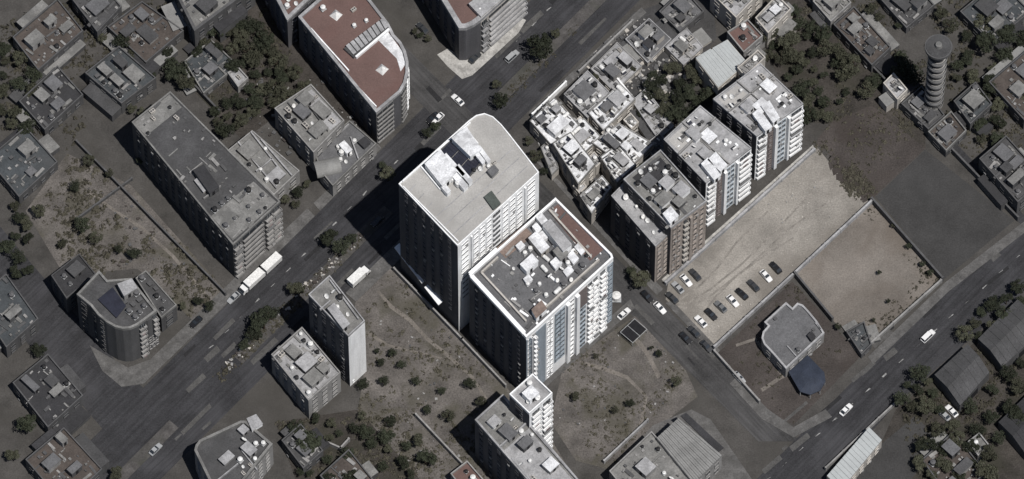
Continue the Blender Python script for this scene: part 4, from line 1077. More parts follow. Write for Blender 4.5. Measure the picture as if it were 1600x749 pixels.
for k in range(len(q)):
    a_, b_ = q[k], q[(k + 1) % len(q)]; b = MB()
    b.face([(a_.x, a_.y, hh), (b_.x, b_.y, hh), (b_.x * .5, b_.y * .5, hh + .8), (a_.x * .5, a_.y * .5, hh + .8)])
    b.face([(a_.x * .5, a_.y * .5, hh + .8), (b_.x * .5, b_.y * .5, hh + .8), (0, 0, hh + 1.1)])
    b.face([(a_.x, a_.y, hh - .35), (b_.x, b_.y, hh - .35), (b_.x, b_.y, hh), (a_.x, a_.y, hh)])
    b.build('canopy_panel', M['blue'], t)
    b = MB(); b.tube((a_.x * .96, a_.y * .96, 0), (a_.x * .96, a_.y * .96, hh), .12, .12, 8); b.build('post', M['steel'], t)

# factory shed with ribbed roof at the bottom, low concrete wing
plain('flat concrete wing left of the ribbed factory shed', [(952, 738), (1018, 676), (1084, 752), (1010, 810)], 18, 'greywall', 'roof_mid', 92, 'the flat concrete wing', 2, 4, DT, ('roof_mid', 'roof_light'))
pts = [(1026, 685), (1060, 654), (1128, 712), (1084, 756)]
root, P, h = building('factory_shed', 'factory shed with a grey ribbed metal roof at the bottom right of centre', 'shed', pts, 22, wall='greywall', roof='metal_grey', par=0, floors=2)
o2 = Vector((root.location.x, root.location.y)); pl = [at(a, b_, h) for a, b_ in pts]; pl = [Vector((p.x, p.y)) - o2 for p in pl]
for k in range(16):
    c4 = [lerp2(pl, (k + .06) / 16, 0), lerp2(pl, (k + .94) / 16, 0), lerp2(pl, (k + .94) / 16, 1), lerp2(pl, (k + .06) / 16, 1)]
    if area2(c4) < 0: c4.reverse()
    b = MB(); b.prism(c4, h - .1, h + .22 + .1 * (k % 2), 0); b.build('roof_panel', M['metal_grey'], root)
roofbox(root, [(1064, 650), (1072, 646), (1130, 700), (1122, 706)], 0.6, h - 1, 'darkwall', 'roof_dark', 'gutter', False)
# long white hall at the bottom right
pts = [(1292, 744), (1358, 668), (1378, 688), (1314, 766)]
root, P, h = building('metal_hall', 'long white metal hall beside the wide street at the bottom right', 'hall', pts, 12, wall='cream', roof='metal_pale', par=0, floors=2)
o2 = Vector((root.location.x, root.location.y)); pl = [Vector((p.x, p.y)) - o2 for p in [at(a, b_, h) for a, b_ in pts]]
for k in range(14):
    c4 = [lerp2(pl, (k + .03) / 14, 0), lerp2(pl, (k + .97) / 14, 0), lerp2(pl, (k + .97) / 14, 1), lerp2(pl, (k + .03) / 14, 1)]
    if area2(c4) < 0: c4.reverse()
    b = MB(); b.prism(c4, h - .1, h + .2 + .05 * (k % 2), 0); b.build('roof_panel', M['metal_pale'], root)
# pitched warehouses, bottom right
def warehouse(label, pts, hpx, roofm, wallm='darkwall', rise=1.6, np_=8):
    h = HT(hpx); P4 = [at(a, b_, h) for a, b_ in pts]; P4 = [Vector((p.x, p.y)) for p in P4]
    c = sum(P4, Vector((0, 0))) / 4
    root = thing('warehouse', label, 'warehouse', (c.x, c.y, 0)); q = [p - c for p in P4]
    if area2(q) < 0: q.reverse()
    if (q[1] - q[0]).length < (q[2] - q[1]).length: q = q[1:] + q[:1]
    # ridge runs along 0->1
    m0 = (q[0] + q[3]) / 2; m1 = (q[1] + q[2]) / 2
    b = MB(); b.prism(q, -.02, h, 0, top=False)
    b.face([(q[3].x, q[3].y, h), (q[0].x, q[0].y, h), (m0.x, m0.y, h + rise)]); b.face([(q[1].x, q[1].y, h), (q[2].x, q[2].y, h), (m1.x, m1.y, h + rise)])
    b.build('wall', M[wallm], root)
    for A, B in (((q[0], q[1]), (m0, m1)), ((q[2], q[3]), (m1, m0))):
        for k in range(np_):
            u0, u1 = (k + .01) / np_, (k + .985) / np_
            e0, e1 = A[0].lerp(A[1], u0), A[0].lerp(A[1], u1); r0_, r1_ = B[0].lerp(B[1], u0), B[0].lerp(B[1], u1)
            dz = .06 + .05 * (k % 2); b = MB()
            top = [(e0.x, e0.y, h + dz), (e1.x, e1.y, h + dz), (r1_.x, r1_.y, h + rise + dz), (r0_.x, r0_.y, h + rise + dz)]
            b.face(top); b.face([(x, y, z - .12) for x, y, z in reversed(top)])
            for i in range(4):
                a_, c_ = top[i], top[(i + 1) % 4]; b.face([(a_[0], a_[1], a_[2] - .12), (c_[0], c_[1], c_[2] - .12), c_, a_])
            b.build('roof_panel', M[roofm], root)
    b = MB(); d = (q[1] - q[0]); b.box(-1.6, 1.6, -.08, .02, 0, 3.2)
    mm = q[0].lerp(q[1], .5); b.build('door', M['dark'], root, (mm.x, mm.y, 0), math.atan2(d.y, d.x))
    return root
warehouse('pitched warehouse nearest the wide street at the lower right', [(1460, 586), (1512, 538), (1546, 582), (1500, 634)], 12, 'roof_murky')
warehouse('second pitched warehouse, in line toward the right edge', [(1528, 530), (1590, 468), (1632, 512), (1566, 574)], 12, 'roof_murky')
warehouse('dark shed at the far right edge among trees', [(1560, 660), (1610, 612), (1650, 660), (1604, 712)], 10, 'roof_dark')
plain('small pale hut at the foot of the lower right trees', [(1512, 692), (1530, 678), (1546, 698), (1528, 714)], 8, 'greywall', 'roof_mid', 93, 'the small pale hut', 0, 1, litter=0)
plain('dark low house at the bottom right corner', [(1440, 720), (1490, 676), (1540, 740), (1490, 790)], 10, 'darkwall', 'roof_dark', 94, 'the bottom right house', 3, 4)
plain('grey annex of the sand court with rough ridged roof', [(1322, 520), (1350, 504), (1362, 540), (1346, 556)], 7, 'darkwall', 'roof_murky', 95, 'the sand court annex', 1, 1, litter=12)

# ================================================================== boundary walls and fences
def wall_run(label, pts, hgt=2.2, t=0.3, m='greywall', name='boundary_wall', cat='wall', pier=6.0, capm=None):
    P = [at(a, b_, 0) for a, b_ in pts]
    root = thing(name, label, cat, P[0])
    for i in range(len(P) - 1):
        a, c = P[i], P[i + 1]; d = c - a; L = d.length; ang = math.atan2(d.y, d.x)
        b = MB(); b.box(0, L, -t / 2, t / 2, -.02, hgt); b.build('wall_panel', M[m], root, a - P[0], ang)
        b = MB(); b.box(-.1, L + .1, -t / 2 - .08, t / 2 + .08, hgt, hgt + .12); b.build('coping', M[capm or m], root, a - P[0], ang)
        n = max(1, int(L / pier))
        for k in range(n + 1):
            p = a + d * (k / n) - P[0]
            b = MB(); b.box(-.25, .25, -t / 2 - .12, t / 2 + .12, 0, hgt + .25); b.build('pier', M[m], root, p, ang)
    return root
wall_run('bright white wall along the upper side of the sandy car park', [(1040, 445), (1272, 237)], 1.6, 0.5, 'roof_light', capm='roof_light')
wall_run('thin pale wall along the lower side of the sandy car park', [(1116, 546), (1240, 432), (1362, 318)], 2.0, 0.4, 'roof_light')
wall_run('dark wall between sand court and grey yard', [(1362, 316), (1472, 440)], 2.6, 0.4, 'darkwall')
wall_run('low wall between sand court and villa compound', [(1242, 432), (1300, 502)], 2.4, 0.4, 'darkwall')
wall_run('dusty wall of the sand court along the wide street', [(1346, 553), (1470, 442)], 1.8, 0.35, 'greywall')
wall_run('grey compound wall beside the cross street', [(1116, 552), (1186, 630)], 1.8, 0.35, 'greywall')
wall_run('dim garden wall beside the long dark block', [(120, 225), (352, 462)], 2.0, 0.3, 'darkwall')
wall_run('dim wall across the left garden', [(120, 345), (206, 282)], 1.4, 0.3, 'darkwall')
wall_run('white wall along the boulevard in front of the old quarter', [(832, 184), (884, 134)], 2.4, 0.3, 'white')
wall_run('low rubble wall across the grey yard above the old quarter', [(905, 115), (988, 36)], 1.6, 0.35, 'greywall')
wall_run('slender white wall separating grey yard and bright house', [(962, 126), (986, 156)], 2.6, 0.35, 'white')
wall_run('wall along the alley beside the dark grove', [(1262, 4), (1446, 196), (1590, 345)], 2.4, 0.35, 'darkwall')
wall_run('wall along the lane by the dark house row', [(214, 44), (342, 178)], 2.4, 0.35, 'darkwall')
wall_run('wall of the dirt lot beside the tower shadow', [(616, 424), (722, 534), (790, 606)], 2.0, 0.3, 'greywall')
wall_run('pale wall dividing the bottom gardens', [(650, 652), (735, 742)], 2.0, 0.3, 'greywall')
wall_run('garden wall behind the slim block', [(500, 690), (532, 704), (545, 690)], 1.8, 0.3, 'greywall')
wall_run('narrow wall on the street side of the white hall', [(1290, 735), (1400, 632)], 1.8, 0.3, 'greywall')
wall_run('pale wall along the bottom side of the front dirt lot', [(944, 724), (1012, 660)], 1.8, 0.3, 'roof_light')

# ================================================================== vehicles
def loft(b, secs, mi=0):
    for A, B in zip(secs, secs[1:]):
        n = len(A)
        for k in range(n): b.face([A[k], A[(k + 1) % n], B[(k + 1) % n], B[k]], mi)
    b.face(secs[0][::-1], mi); b.face(secs[-1], mi)

def car_parts(paint, van=False):
    k = ('car', paint, van)
    if k in MESH: return MESH[k]
    L, W = (4.7, 1.85) if van else (4.3, 1.72)
    parts = []
    def sec(x, hw, z0, z1):
        return [(x, -hw * .94, z0), (x, hw * .94, z0), (x, hw, (z0 + z1) / 2), (x, hw * .9, z1), (x, -hw * .9, z1), (x, -hw, (z0 + z1) / 2)]
    b = MB(); hl = L / 2
    loft(b, [sec(-hl, W * .40, .42, .72), sec(-hl + .15, W * .47, .28, .84), sec(-hl * .5, W / 2, .24, .95), sec(0, W / 2, .24, .96), sec(hl * .45, W / 2, .24, .94),
             sec(hl - .25, W * .47, .27, .78), sec(hl, W * .40, .4, .62)])
    parts.append(('body', b.mesh('body', [CARP[paint]]), (0, 0, 0)))
    zt = 1.9 if van else 1.45
    xr, xf = (-hl + .12, hl * .5) if van else (-hl * .82, hl * .36)
    tr, tf = (-hl + .25, hl * .3) if van else (-hl * .5, hl * .05)
    hw, ht = W * .45, W * .37
    b = MB()                                                            # roof with pillars underneath
    b.face([(tr, -ht, zt), (tf, -ht, zt), (tf, ht, zt), (tr, ht, zt)]); b.box(tr, tf, -ht, ht, zt - .07, zt - .005)
    for sx, bx in ((tr, xr), (tf, xf), ((tr + tf) / 2, (xr + xf) / 2)):
        for s in (-1, 1): b.tube((sx, s * ht * .98, zt - .03), (bx, s * hw, .93), .05, .05, 6)
    parts.append(('roof', b.mesh('roof', [CARP[paint]]), (0, 0, 0)))
    def pane(nm, pts):
        b = MB(); b.face(pts); parts.append((nm, b.mesh(nm, [M['glass']]), (0, 0, 0)))
    pane('windscreen', [(xf, -hw, .94), (xf, hw, .94), (tf, ht, zt - .03), (tf, -ht, zt - .03)])
    pane('rear_window', [(xr, hw, .94), (xr, -hw, .94), (tr, -ht, zt - .03), (tr, ht, zt - .03)])
    pane('side_window', [(xr, -hw, .94), (xf, -hw, .94), (tf, -ht, zt - .03), (tr, -ht, zt - .03)])
    pane('side_window', [(xf, hw, .94), (xr, hw, .94), (tr, ht, zt - .03), (tf, ht, zt - .03)])
    wb = MB(); wb.tube((0, -.1, 0), (0, .1, 0), .31, .31, 14, 0); wb.tube((0, -.11, 0), (0, .11, 0), .18, .18, 10, 1)
    wm = wb.mesh('wheel', [M['rubber'], M['steel']])
    for x in (-hl * .6, hl * .62):
        for y in (-W / 2 + .1, W / 2 - .1): parts.append(('wheel', wm, (x, y, .31)))
    lb = MB(); lb.box(-.06, .06, -.17, .17, -.07, .07); lm = lb.mesh('headlight', [M['lamp']])
    for y in (-.5, .5): parts.append(('headlight', lm, (hl - .06, y, .58)))
    MESH[k] = parts
    return parts

def car(px, py, paint, label, ang, group, van=False, name='parked_car', cat='car'):
    p = at(px, py, 0.8); z = 0.035
    t = thing(name, label, cat, (p.x, p.y, z), ang, group)
    for nm, me, loc in car_parts(paint, van): link(nm, me, t, loc)
    return t

NW = math.atan2(0.745, -0.66); SE_ = NW + math.pi; NE = math.atan2(0.75, 0.72); SW_ = NE + math.pi
GL = 'cars parked in the sandy car park'
for px, py, pt, lb, a in (
    (1212, 418, 'black', 'black car at the upper right end of the long car park row', NW),
    (1197, 431, 'white', 'white car second from the upper right end of the car park row', SE_),
    (1177, 446, 'dark grey', 'dark car with bright rear, third from the upper right end of the row', NW),
    (1159, 459, 'black', 'black car in the middle of the row, left of a dark car', NW),
    (1145, 470, 'white', 'white car in the middle of the car park row', SE_),
    (1126, 479, 'grey', 'grey car between white and black cars in the car park row', NW),
    (1111, 491, 'black', 'black car third from the lower left end of the row', SE_),
    (1095, 502, 'white', 'white car second from the lower left end of the row', NW),
    (1084, 518, 'dark grey', 'dark car at the lower left end of the car park row', NW),
    (1086, 429, 'dark grey', 'dark car nearest the white wall, right of the short row', NW),
    (1072, 438, 'white', 'white car in the middle of the short row under the white wall', SE_),
    (1059, 449, 'silver', 'silver car left in the short row under the white wall', NW),
    (1050, 465, 'dark grey', 'dark car alone at the lower left of the short row', NW)):
    car(px, py, pt, lb, a + random.uniform(-.06, .06), GL)
GR = 'cars on the streets'
for px, py, pt, lb, a in (
    (1031, 481, 'white', 'white car on the cross street beside the car park entrance', SE_),
    (1011, 463, 'black', 'black car on the cross street under a tree', SE_),
    (1071, 528, 'black', 'black car by the kerb below the car park row', SE_),
    (1104, 541, 'dark grey', 'dark car by the kerb at the end of the thin pale wall', SE_),
    (975, 490, 'white', 'small white car at the corner of the lower tower', NE),
    (715, 156, 'white', 'white car waiting in the crossroads by the rounded tower', NW),
    (684, 185, 'white', 'white car on the boulevard left of the tall tower', SW_),
    (676, 184, 'black', 'black car just left of a white car by the tall tower', SW_),
    (365, 465, 'silver', 'silver car at the kerb behind the two white trucks', SW_),
    (306, 503, 'black', 'dark car at the kerb near the curved corner block', SW_),
    (243, 702, 'silver', 'pale car on the dark boulevard near the bottom left', NE),
    (1475, 648, 'silver', 'pale car in the yard by the lower right warehouses, left one', NW),
    (1487, 642, 'white', 'white car in the yard by the lower right warehouses, right one', NW),
    (742, 90, 'dark grey', 'dark car parked on the street side of the pale forecourt', NE),
    (1155, 590, 'silver', 'silver car on the lower cross street by the compound wall', SE_),
    (660, 44, 'dark grey', 'dark car on the upper cross street by the striped block', NW),
    (1322, 640, 'white', 'white car below the blue canopy on the wide street', NE),
    (590, 345, 'dark grey', 'dark car in the tower shadow on the boulevard', SW_)):
    car(px, py, pt, lb, a + random.uniform(-.05, .05), GR)
car(1450, 525, 'white', 'white van driving on the wide street at the right', NE, None, True, 'van', 'van')
car(800, 88, 'silver', 'silver van on the boulevard beyond the crossroads', NE, None, True, 'van', 'van')

def truck(px, py, label, ang, L=6.6, group=None):
    p = at(px, py, 1.6)
    t = thing('box_truck', label, 'truck', (p.x, p.y, 0.035), ang, group)
    b = MB(); b.box(-L / 2, L / 2 - .1, -1.2, 1.2, .85, 3.1, 0); b.box(-L / 2 - .05, L / 2 + .02, -1.24, 1.24, 3.02, 3.12, 0)
    b.build('cargo_box', M['tank_white'], t)
    b = MB(); b.box(-L / 2, L / 2 + 2.0, -.5, .5, .5, .8); b.build('chassis', M['steel'], t)
    b = MB(); x0 = L / 2 + .35
    loft(b, [[(x0, -1.1, .6), (x0, 1.1, .6), (x0, 1.1, 2.2), (x0, -1.1, 2.2)], [(x0 + 1.2, -1.1, .55), (x0 + 1.2, 1.1, .55), (x0 + 1.2, 1.02, 2.15), (x0 + 1.2, -1.02, 2.15)],
             [(x0 + 1.8, -1.05, .55), (x0 + 1.8, 1.05, .55), (x0 + 1.8, 1.0, 1.2), (x0 + 1.8, -1.0, 1.2)]])
    b.build('cab', CARP['white'], t)
    b = MB(); b.face([(x0 + 1.235, -.95, 2.1), (x0 + 1.79, -.95, 1.28), (x0 + 1.79, .95, 1.28), (x0 + 1.235, .95, 2.1)][::-1]); b.build('windscreen', M['glass'], t, (.03, 0, .03))
    for x in (-L / 2 + 1.0, -L / 2 + 2.0, x0 + .9):
        for y in (-1.0, 1.0):
            b = MB(); b.tube((0, -.15, 0), (0, .15, 0), .46, .46, 14); b.build('wheel', M['rubber'], t, (x, y, .46))
GT = 'white box trucks'
truck(397, 437, 'white box truck parked at the boulevard kerb, the left of two', SW_, 6.2, GT)
truck(424, 412, 'white box truck parked at the boulevard kerb, the right of two', SW_, 6.2, GT)
truck(557, 435, 'white box truck alone at the top of the dirt lot', NE, 5.2, GT)

# dark pick-up in a frame stand on the front lot
t = thing('frame_shelter', 'dark double bay frame shelter on the front dirt lot by the street', 'shelter', at(990, 523, 0), NE)
b = MB()
for x in (-2.9, 0, 2.9):
    for y in (-2.4, 2.4): b.tube((x, y, 0), (x, y, 2.4), .09, .09, 6)
for y in (-2.4, 2.4): b.tube((-2.9, y, 2.4), (2.9, y, 2.4), .09, .09, 6)
for x in (-2.9, 0, 2.9): b.tube((x, -2.4, 2.4), (x, 2.4, 2.4), .09, .09, 6)
b.build('frame', M['steel'], t)
for x in (-1.45, 1.45):
    b = MB(); b.box(x - 1.25, x + 1.25, -2.2, 2.2, 2.42, 2.52); b.build('roof_panel', M['dark'], t)
# round white water tank by the tower corner
o = link('water_tank', tank_mesh('tank_white', 'upright'), None, at(963, 468, .1), 0); o.scale = (1.8, 1.8, 1.5)
tag(o, 'big white tank on the pavement at the lower tower corner', 'water tank')

# ================================================================== trees
def crown_mesh(seed, mname, leaves=1500, flat=0.72):
    rnd = random.Random(seed); b = MB()
    cl = []
    for k in range(17):
        a = rnd.uniform(0, 2 * math.pi); r = math.sqrt(rnd.random()) * 0.78; z = rnd.uniform(-.25, .5) * (1 - r * .7)
        cl.append((Vector((math.cos(a) * r, math.sin(a) * r, z)), rnd.uniform(.2, .38)))
    for k in range(leaves):
        c, cr = rnd.choice(cl)
        d = Vector((rnd.gauss(0, 1), rnd.gauss(0, 1), rnd.gauss(0.25, 1))).normalized()
        p = c + d * cr * rnd.uniform(.65, 1.08); p.z *= flat
        n = (d + Vector((rnd.gauss(0, .55), rnd.gauss(0, .55), rnd.gauss(.3, .55)))).normalized()
        x = n.orthogonal().normalized(); x = Matrix.Rotation(rnd.uniform(0, 6.28), 3, n) @ x; y = n.cross(x)
        s = rnd.uniform(.05, .105)
        b.face([p - x * s, p - y * s * .6, p + x * s, p + y * s * .6])
    return b.mesh('crown', [M[mname]])
CROWNS = [crown_mesh(s, m) for s, m in ((1, 'leaf'), (2, 'leaf'), (3, 'leaf'), (4, 'leaf_olive'), (5, 'leaf'), (6, 'leaf_olive'))] + [crown_mesh(7, 'leaf', 900), crown_mesh(8, 'leaf_olive', 1000, .9)]
def trunk_mesh(seed):
    rnd = random.Random(seed); b = MB()
    b.tube((0, 0, 0), (.03, .02, 1.0), .075, .055, 8)
    for k in range(5):
        a = k * 1.26 + rnd.uniform(-.3, .3); r = rnd.uniform(.35, .6)
        m = Vector((math.cos(a) * r * .5, math.sin(a) * r * .5, 1.25)); e = Vector((math.cos(a) * r, math.sin(a) * r, rnd.uniform(1.35, 1.6)))
        b.tube((.03, .02, .95), m, .045, .032, 6); b.tube(m, e, .032, .012, 6)
    return b.mesh('trunk', [M['timber']])
TRUNKS = [trunk_mesh(s) for s in (1, 2, 3)]

def tree(px, py, r_px, label, group, rnd):
    r = r_px * S * 1.08 * rnd.choice((.8, .95, 1.0, 1.15)); zc = r * rnd.uniform(1.05, 1.3) + .8
    p = at(px, py, zc)
    t = thing('tree', label, 'tree', (p.x, p.y, 0.02), rnd.uniform(0, 6.28), group)
    tr_ = link('trunk', rnd.choice(TRUNKS), t); tr_.scale = (r, r, zc * .78)
    c = link('crown', rnd.choice(CROWNS), t, (0, 0, zc), rnd.uniform(0, 6.28)); c.scale = (r, r * rnd.uniform(.85, 1.1), r * rnd.uniform(.85, 1.2))

def trees(desc, lst, seed, group=None):
    rnd = random.Random(seed); lst = sorted(lst)
    rs = sorted(q[2] for q in lst)
    for i, (x, y, r) in enumerate(lst):
        sz = 'small' if r < 9 else ('broad' if r > 17 else 'rounded')
        lb = '%s dark tree %s' % (sz, desc) + ('' if len(lst) == 1 else ', ' + place(i, len(lst)))
        tree(x, y, r, lb, group or ('trees ' + desc), rnd)

def fill(poly, n, r0, r1, seed, gap=.8):
    rnd = random.Random(seed); P = [Vector(p) for p in poly]; out = []; tries = 0
    xs = [p.x for p in P]; ys = [p.y for p in P]
    while len(out) < n and tries < 3000:
        tries += 1; p = Vector((rnd.uniform(min(xs), max(xs)), rnd.uniform(min(ys), max(ys))))
        r = rnd.uniform(r0, r1)
        if inside(P, p) and all((p - Vector(q[:2])).length > gap * (r + q[2]) * .9 for q in out): out.append((p.x, p.y, r))
    return out

trees('on the boulevard median', [(842, 72, 20), (868, 52, 9), (781, 156, 15), (776, 132, 7), (532, 384, 19), (516, 372, 12), (548, 372, 11), (462, 452, 12), (412, 500, 20), (396, 520, 13), (430, 488, 12), (382, 538, 10)], 1)
trees('at the foot of the tall tower', [(606, 272, 14), (598, 258, 9), (668, 208, 12), (680, 196, 9)], 2)
trees('squeezed between the old quarter houses', [(905, 214, 7), (922, 168, 6), (958, 238, 7), (1004, 176, 9), (1012, 150, 10), (1000, 258, 7), (936, 262, 6), (872, 246, 6), (1020, 116, 9), (930, 120, 6), (990, 108, 7)], 41)
trees('beside the old quarter corner', [(826, 220, 9), (836, 244, 10), (850, 268, 8)], 3)
trees('at the corner of the deep-shadowed brown block', [(1000, 436, 17), (988, 424, 10)], 4)
trees('in the cluster below the pale metal hall', fill([(1018, 130), (1050, 100), (1085, 108), (1112, 146), (1090, 160), (1075, 178), (1050, 196), (1030, 180)], 26, 11, 21, 11, .72), 5)
trees('in the left wood beside the red block', fill([(392, 96), (420, 78), (452, 100), (480, 118), (476, 142), (430, 165), (400, 160), (385, 130)], 22, 10, 20, 12), 6)
trees('in the upper left wood', fill([(320, 62), (372, 22), (405, 30), (430, 62), (400, 92), (370, 104), (330, 92), (305, 80)], 18, 10, 19, 13), 7)
trees('in the clump above the crossing-wall house', fill([(330, 176), (358, 150), (385, 148), (398, 172), (378, 200), (350, 204)], 12, 9, 16, 14), 8)
trees('beside the garden lane in the upper left', [(278, 112, 17), (292, 128, 14), (268, 98, 10), (262, 80, 9)], 9)
trees('around the dark courtyard house', [(190, 66, 13), (206, 86, 10), (180, 92, 11), (232, 120, 10), (160, 58, 10), (222, 176, 8), (206, 170, 9)], 10)
trees('in the grove behind the pale twins', fill([(1196, 40), (1240, 18), (1278, 40), (1300, 64), (1286, 90), (1262, 100), (1232, 98), (1200, 92)], 20, 10, 18, 15) + [(1232, 120, 9), (1246, 108, 8)], 11)
trees('in the scattered lower grove', [(1310, 82, 14), (1332, 100, 18), (1318, 116, 14), (1352, 140, 20), (1365, 128, 14), (1272, 108, 8), (1288, 118, 7), (1270, 130, 8), (1256, 138, 13), (1280, 142, 12), (1264, 158, 14), (1288, 160, 12), (1262, 182, 15), (1280, 178, 11), (1294, 182, 9), (1322, 144, 8), (1312, 158, 6), (1306, 100, 10)], 12)
trees('at the foot of the round tower', [(1418, 104, 20), (1428, 122, 18), (1408, 90, 14), (1440, 140, 12), (1404, 112, 13)], 13)
trees('in the dark upper right park', fill([(1478, 70), (1520, 20), (1600, 60), (1600, 150), (1560, 230), (1530, 215), (1500, 140)], 24, 10, 19, 16, .95), 14)
trees('at the top of the right yards', [(1360, 14, 11), (1374, 26, 9), (1404, 40, 6), (1470, 20, 10), (1484, 40, 12)], 15)
trees('along the warehouses at lower right', fill([(1500, 520), (1540, 480), (1590, 440), (1600, 470), (1560, 510), (1530, 528)], 14, 9, 16, 17, .9), 16)
trees('between the white hall and the warehouses', fill([(1398, 620), (1440, 575), (1462, 600), (1470, 640), (1430, 650)], 14, 9, 17, 18, .9), 17)
trees('in the dark lower right orchard', fill([(1500, 650), (1560, 590), (1600, 560), (1600, 660), (1560, 690), (1560, 749), (1440, 749), (1430, 690)], 28, 10, 18, 19, 1.0), 18)
trees('among the left garden scrub', [(262, 470, 12), (240, 460, 10), (285, 478, 9), (128, 352, 15), (150, 370, 10), (98, 380, 9), (118, 290, 13), (140, 250, 11), (170, 270, 8), (60, 330, 12), (40, 350, 15), (210, 395, 11), (185, 390, 8), (310, 470, 8), (328, 478, 9), (220, 250, 9)], 19)
trees('in the street-front garden of the crossing-wall house', [(450, 290, 10), (466, 300, 11), (480, 288, 9), (446, 312, 9), (462, 318, 8)], 20)
trees('in the bottom left gardens', fill([(440, 655), (560, 648), (640, 660), (690, 740), (600, 749), (470, 749)], 26, 8, 17, 20, .95), 21)
trees('beside the slim blank-ended block', [(596, 566, 9), (614, 552, 8), (590, 548, 6), (628, 570, 7), (566, 600, 10), (650, 596, 8), (600, 596, 11), (690, 610, 9)], 22)
trees('along the wall of the dirt lot', [(735, 600, 10), (752, 628, 9), (700, 650, 12), (668, 640, 8)], 23)
trees('on the front dirt lot by the lower tower', [(1030, 552, 7), (1018, 544, 5), (930, 556, 5), (1056, 596, 8), (900, 620, 7), (960, 640, 8), (985, 630, 7)], 24)
trees('by the striped block on the upper cross street', [(656, 54, 6), (668, 60, 6), (648, 48, 5)], 25)
trees('around the sand court edge', [(1396, 352, 5), (1420, 385, 6), (1442, 412, 7), (1454, 426, 7), (1365, 500, 4), (1388, 470, 3.5), (1374, 425, 5), (1310, 510, 6)], 26)
trees('in the far left dark garden', fill([(0, 60), (60, 110), (70, 180), (40, 200), (0, 190)], 14, 9, 16, 23, .95) + fill([(0, 330), (30, 320), (60, 420), (10, 440)], 8, 9, 14, 24), 27)
trees('along the left street', [(20, 520, 12), (60, 545, 12), (100, 600, 11), (40, 660, 14), (130, 690, 12), (20, 710, 13), (180, 740, 11)], 28)

# ================================================================== low scrub and rubble: too many to count
def scatter(name, poly, n, m, seed, kind, smin, smax, z=0.03):
    rnd = random.Random(seed); P = plan(poly); xs = [p.x for p in P]; ys = [p.y for p in P]; b = MB(); k = 0; tries = 0
    while k < n and tries < n * 12:
        tries += 1; p = Vector((rnd.uniform(min(xs), max(xs)), rnd.uniform(min(ys), max(ys))))
        if not inside(P, p): continue
        if noise.noise(Vector((p.x * .07, p.y * .07, seed * 3.1))) + .5 * noise.noise(Vector((p.x * .25, p.y * .25, seed * 1.7))) < rnd.uniform(-.25, .45): continue
        k += 1; s = smin + (smax - smin) * rnd.random() ** 2.5
        if kind == 'bush':
            for j in range(9):
                d = Vector((rnd.gauss(0, 1), rnd.gauss(0, 1), abs(rnd.gauss(0, .7)))).normalized()
                c = Vector((p.x, p.y, z)) + d * s * rnd.uniform(.2, .9)
                n_ = (d + Vector((rnd.gauss(0, .5), rnd.gauss(0, .5), .5))).normalized(); x = n_.orthogonal().normalized(); y = n_.cross(x); q = s * .42
                b.face([c - x * q, c - y * q * .7, c + x * q, c + y * q * .7])
        else:
            a = rnd.uniform(0, 3.14); d = Vector((math.cos(a), math.sin(a))) * s; e = Vector((-d.y, d.x)) * rnd.uniform(.4, 1)
            q = [p - d - e, p + d - e * rnd.uniform(.6, 1), p + d * rnd.uniform(.6, 1) + e, p - d + e * rnd.uniform(.6, 1)]
            b.prism(q, z - .02, z + s * rnd.uniform(.5, 1.2), rnd.randrange(len(m)))
    o = b.build(name, [M[q] for q in m]); o['kind'] = 'stuff'; return o
scatter('scrub', [(612, 425), (718, 535), (850, 668), (800, 749), (640, 749), (560, 640), (575, 560), (556, 500)], 900, ['scrub'], 1, 'bush', .25, 1.1)
scatter('scrub', [(60, 330), (105, 240), (205, 290), (350, 452), (290, 500), (215, 430), (100, 420)], 900, ['scrub'], 2, 'bush', .2, 1.5)
scatter('scrub', [(880, 572), (992, 494), (1072, 580), (1000, 690), (955, 730), (870, 660)], 600, ['scrub'], 3, 'bush', .2, .9)
scatter('scrub', [(1122, 552), (1238, 440), (1346, 556), (1240, 664)], 260, ['scrub'], 4, 'bush', .15, .9)
scatter('scrub', [(1277, 226), (1300, 190), (1362, 165), (1446, 232), (1366, 308), (1300, 262)], 260, ['scrub'], 5, 'bush', .15, .9)
scatter('scrub', [(1196, 30), (1265, 0), (1446, 180), (1440, 228), (1362, 165), (1300, 195), (1258, 150)], 600, ['scrub'], 6, 'bush', .3, 1.0)
scatter('scrub', [(1346, 330), (1366, 318), (1470, 438), (1352, 546), (1320, 520), (1440, 430)], 220, ['scrub'], 7, 'bush', .2, .9)
scatter('scrub', [(780, 150), (900, 30), (914, 44), (794, 164)], 160, ['scrub'], 8, 'bush', .2, .7, .15)
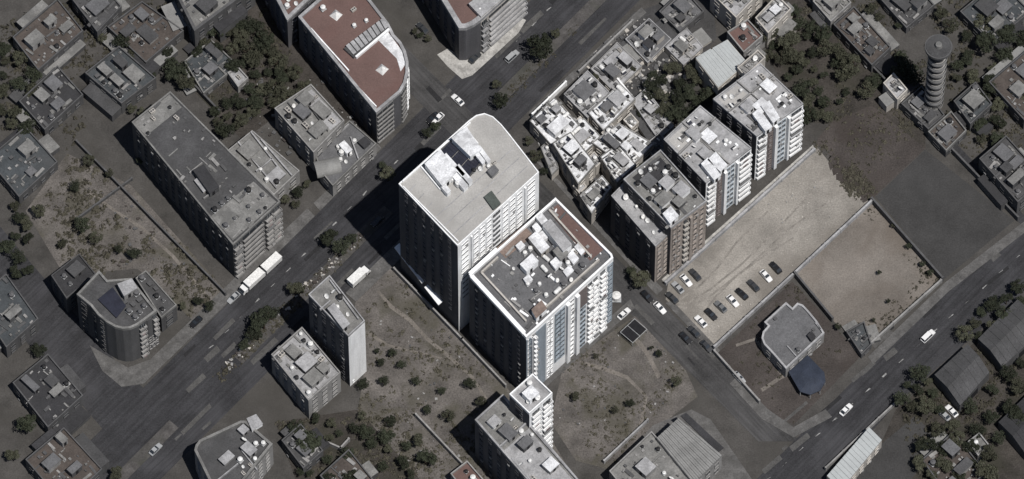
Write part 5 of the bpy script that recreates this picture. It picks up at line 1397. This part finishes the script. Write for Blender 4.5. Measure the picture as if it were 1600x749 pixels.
scatter('scrub', [(330, 590), (560, 360), (574, 374), (344, 604)], 420, ['scrub'], 9, 'bush', .3, 1.0, .15)
scatter('scrub', [(430, 660), (640, 650), (700, 749), (480, 749)], 700, ['scrub'], 10, 'bush', .3, 1.2)
scatter('rubble', [(612, 425), (718, 535), (850, 668), (640, 749), (560, 640), (575, 560)], 110, ['greywall', 'darkwall', 'lot_brown'], 11, 'rock', .1, .4)
scatter('rubble', [(105, 250), (205, 300), (340, 455), (290, 490), (215, 430), (110, 400)], 140, ['darkwall', 'lot_brown'], 12, 'rock', .12, .5)
scatter('rubble', [(880, 572), (992, 494), (1072, 580), (1000, 690), (870, 660)], 90, ['greywall', 'darkwall', 'lot_brown'], 13, 'rock', .1, .4)
scatter('rubble', [(905, 110), (990, 20), (1080, 0), (1110, 60), (1010, 220), (960, 140)], 420, ['cream', 'greywall', 'darkwall'], 14, 'rock', .15, .9)
scatter('rubble', [(1060, 450), (1275, 240), (1350, 310), (1120, 530)], 120, ['cream', 'greywall'], 15, 'rock', .08, .25)
scatter('rubble', [(350, 570), (560, 360), (570, 370), (360, 580)], 200, ['greywall', 'lot_brown', 'cream'], 16, 'rock', .15, .6, .15)
scatter('rubble', [(830, 180), (1010, 20), (1050, 220), (930, 330), (850, 270)], 350, ['cream', 'greywall', 'darkwall'], 17, 'rock', .15, .7)
scatter('scrub', [(1262, 222), (1300, 215), (1372, 300), (1340, 320)], 420, ['scrub'], 18, 'bush', .2, 1.1)
scatter('scrub', [(0, 40), (140, -20), (400, -20), (470, 70), (400, 200), (330, 165), (210, 40), (110, 235), (0, 200)], 900, ['scrub'], 21, 'bush', .3, 1.6)
scatter('scrub', [(1275, 0), (1600, -10), (1600, 335), (1450, 180)], 900, ['scrub'], 22, 'bush', .3, 1.5)
scatter('scrub', [(1400, 650), (1600, 475), (1640, 749), (1440, 749)], 700, ['scrub'], 23, 'bush', .3, 1.5)
scatter('rubble', [(205, 200), (345, 170), (470, 270), (560, 240), (580, 60), (480, 60), (330, 180)], 200, ['greywall', 'darkwall', 'lot_brown'], 24, 'rock', .15, .8)
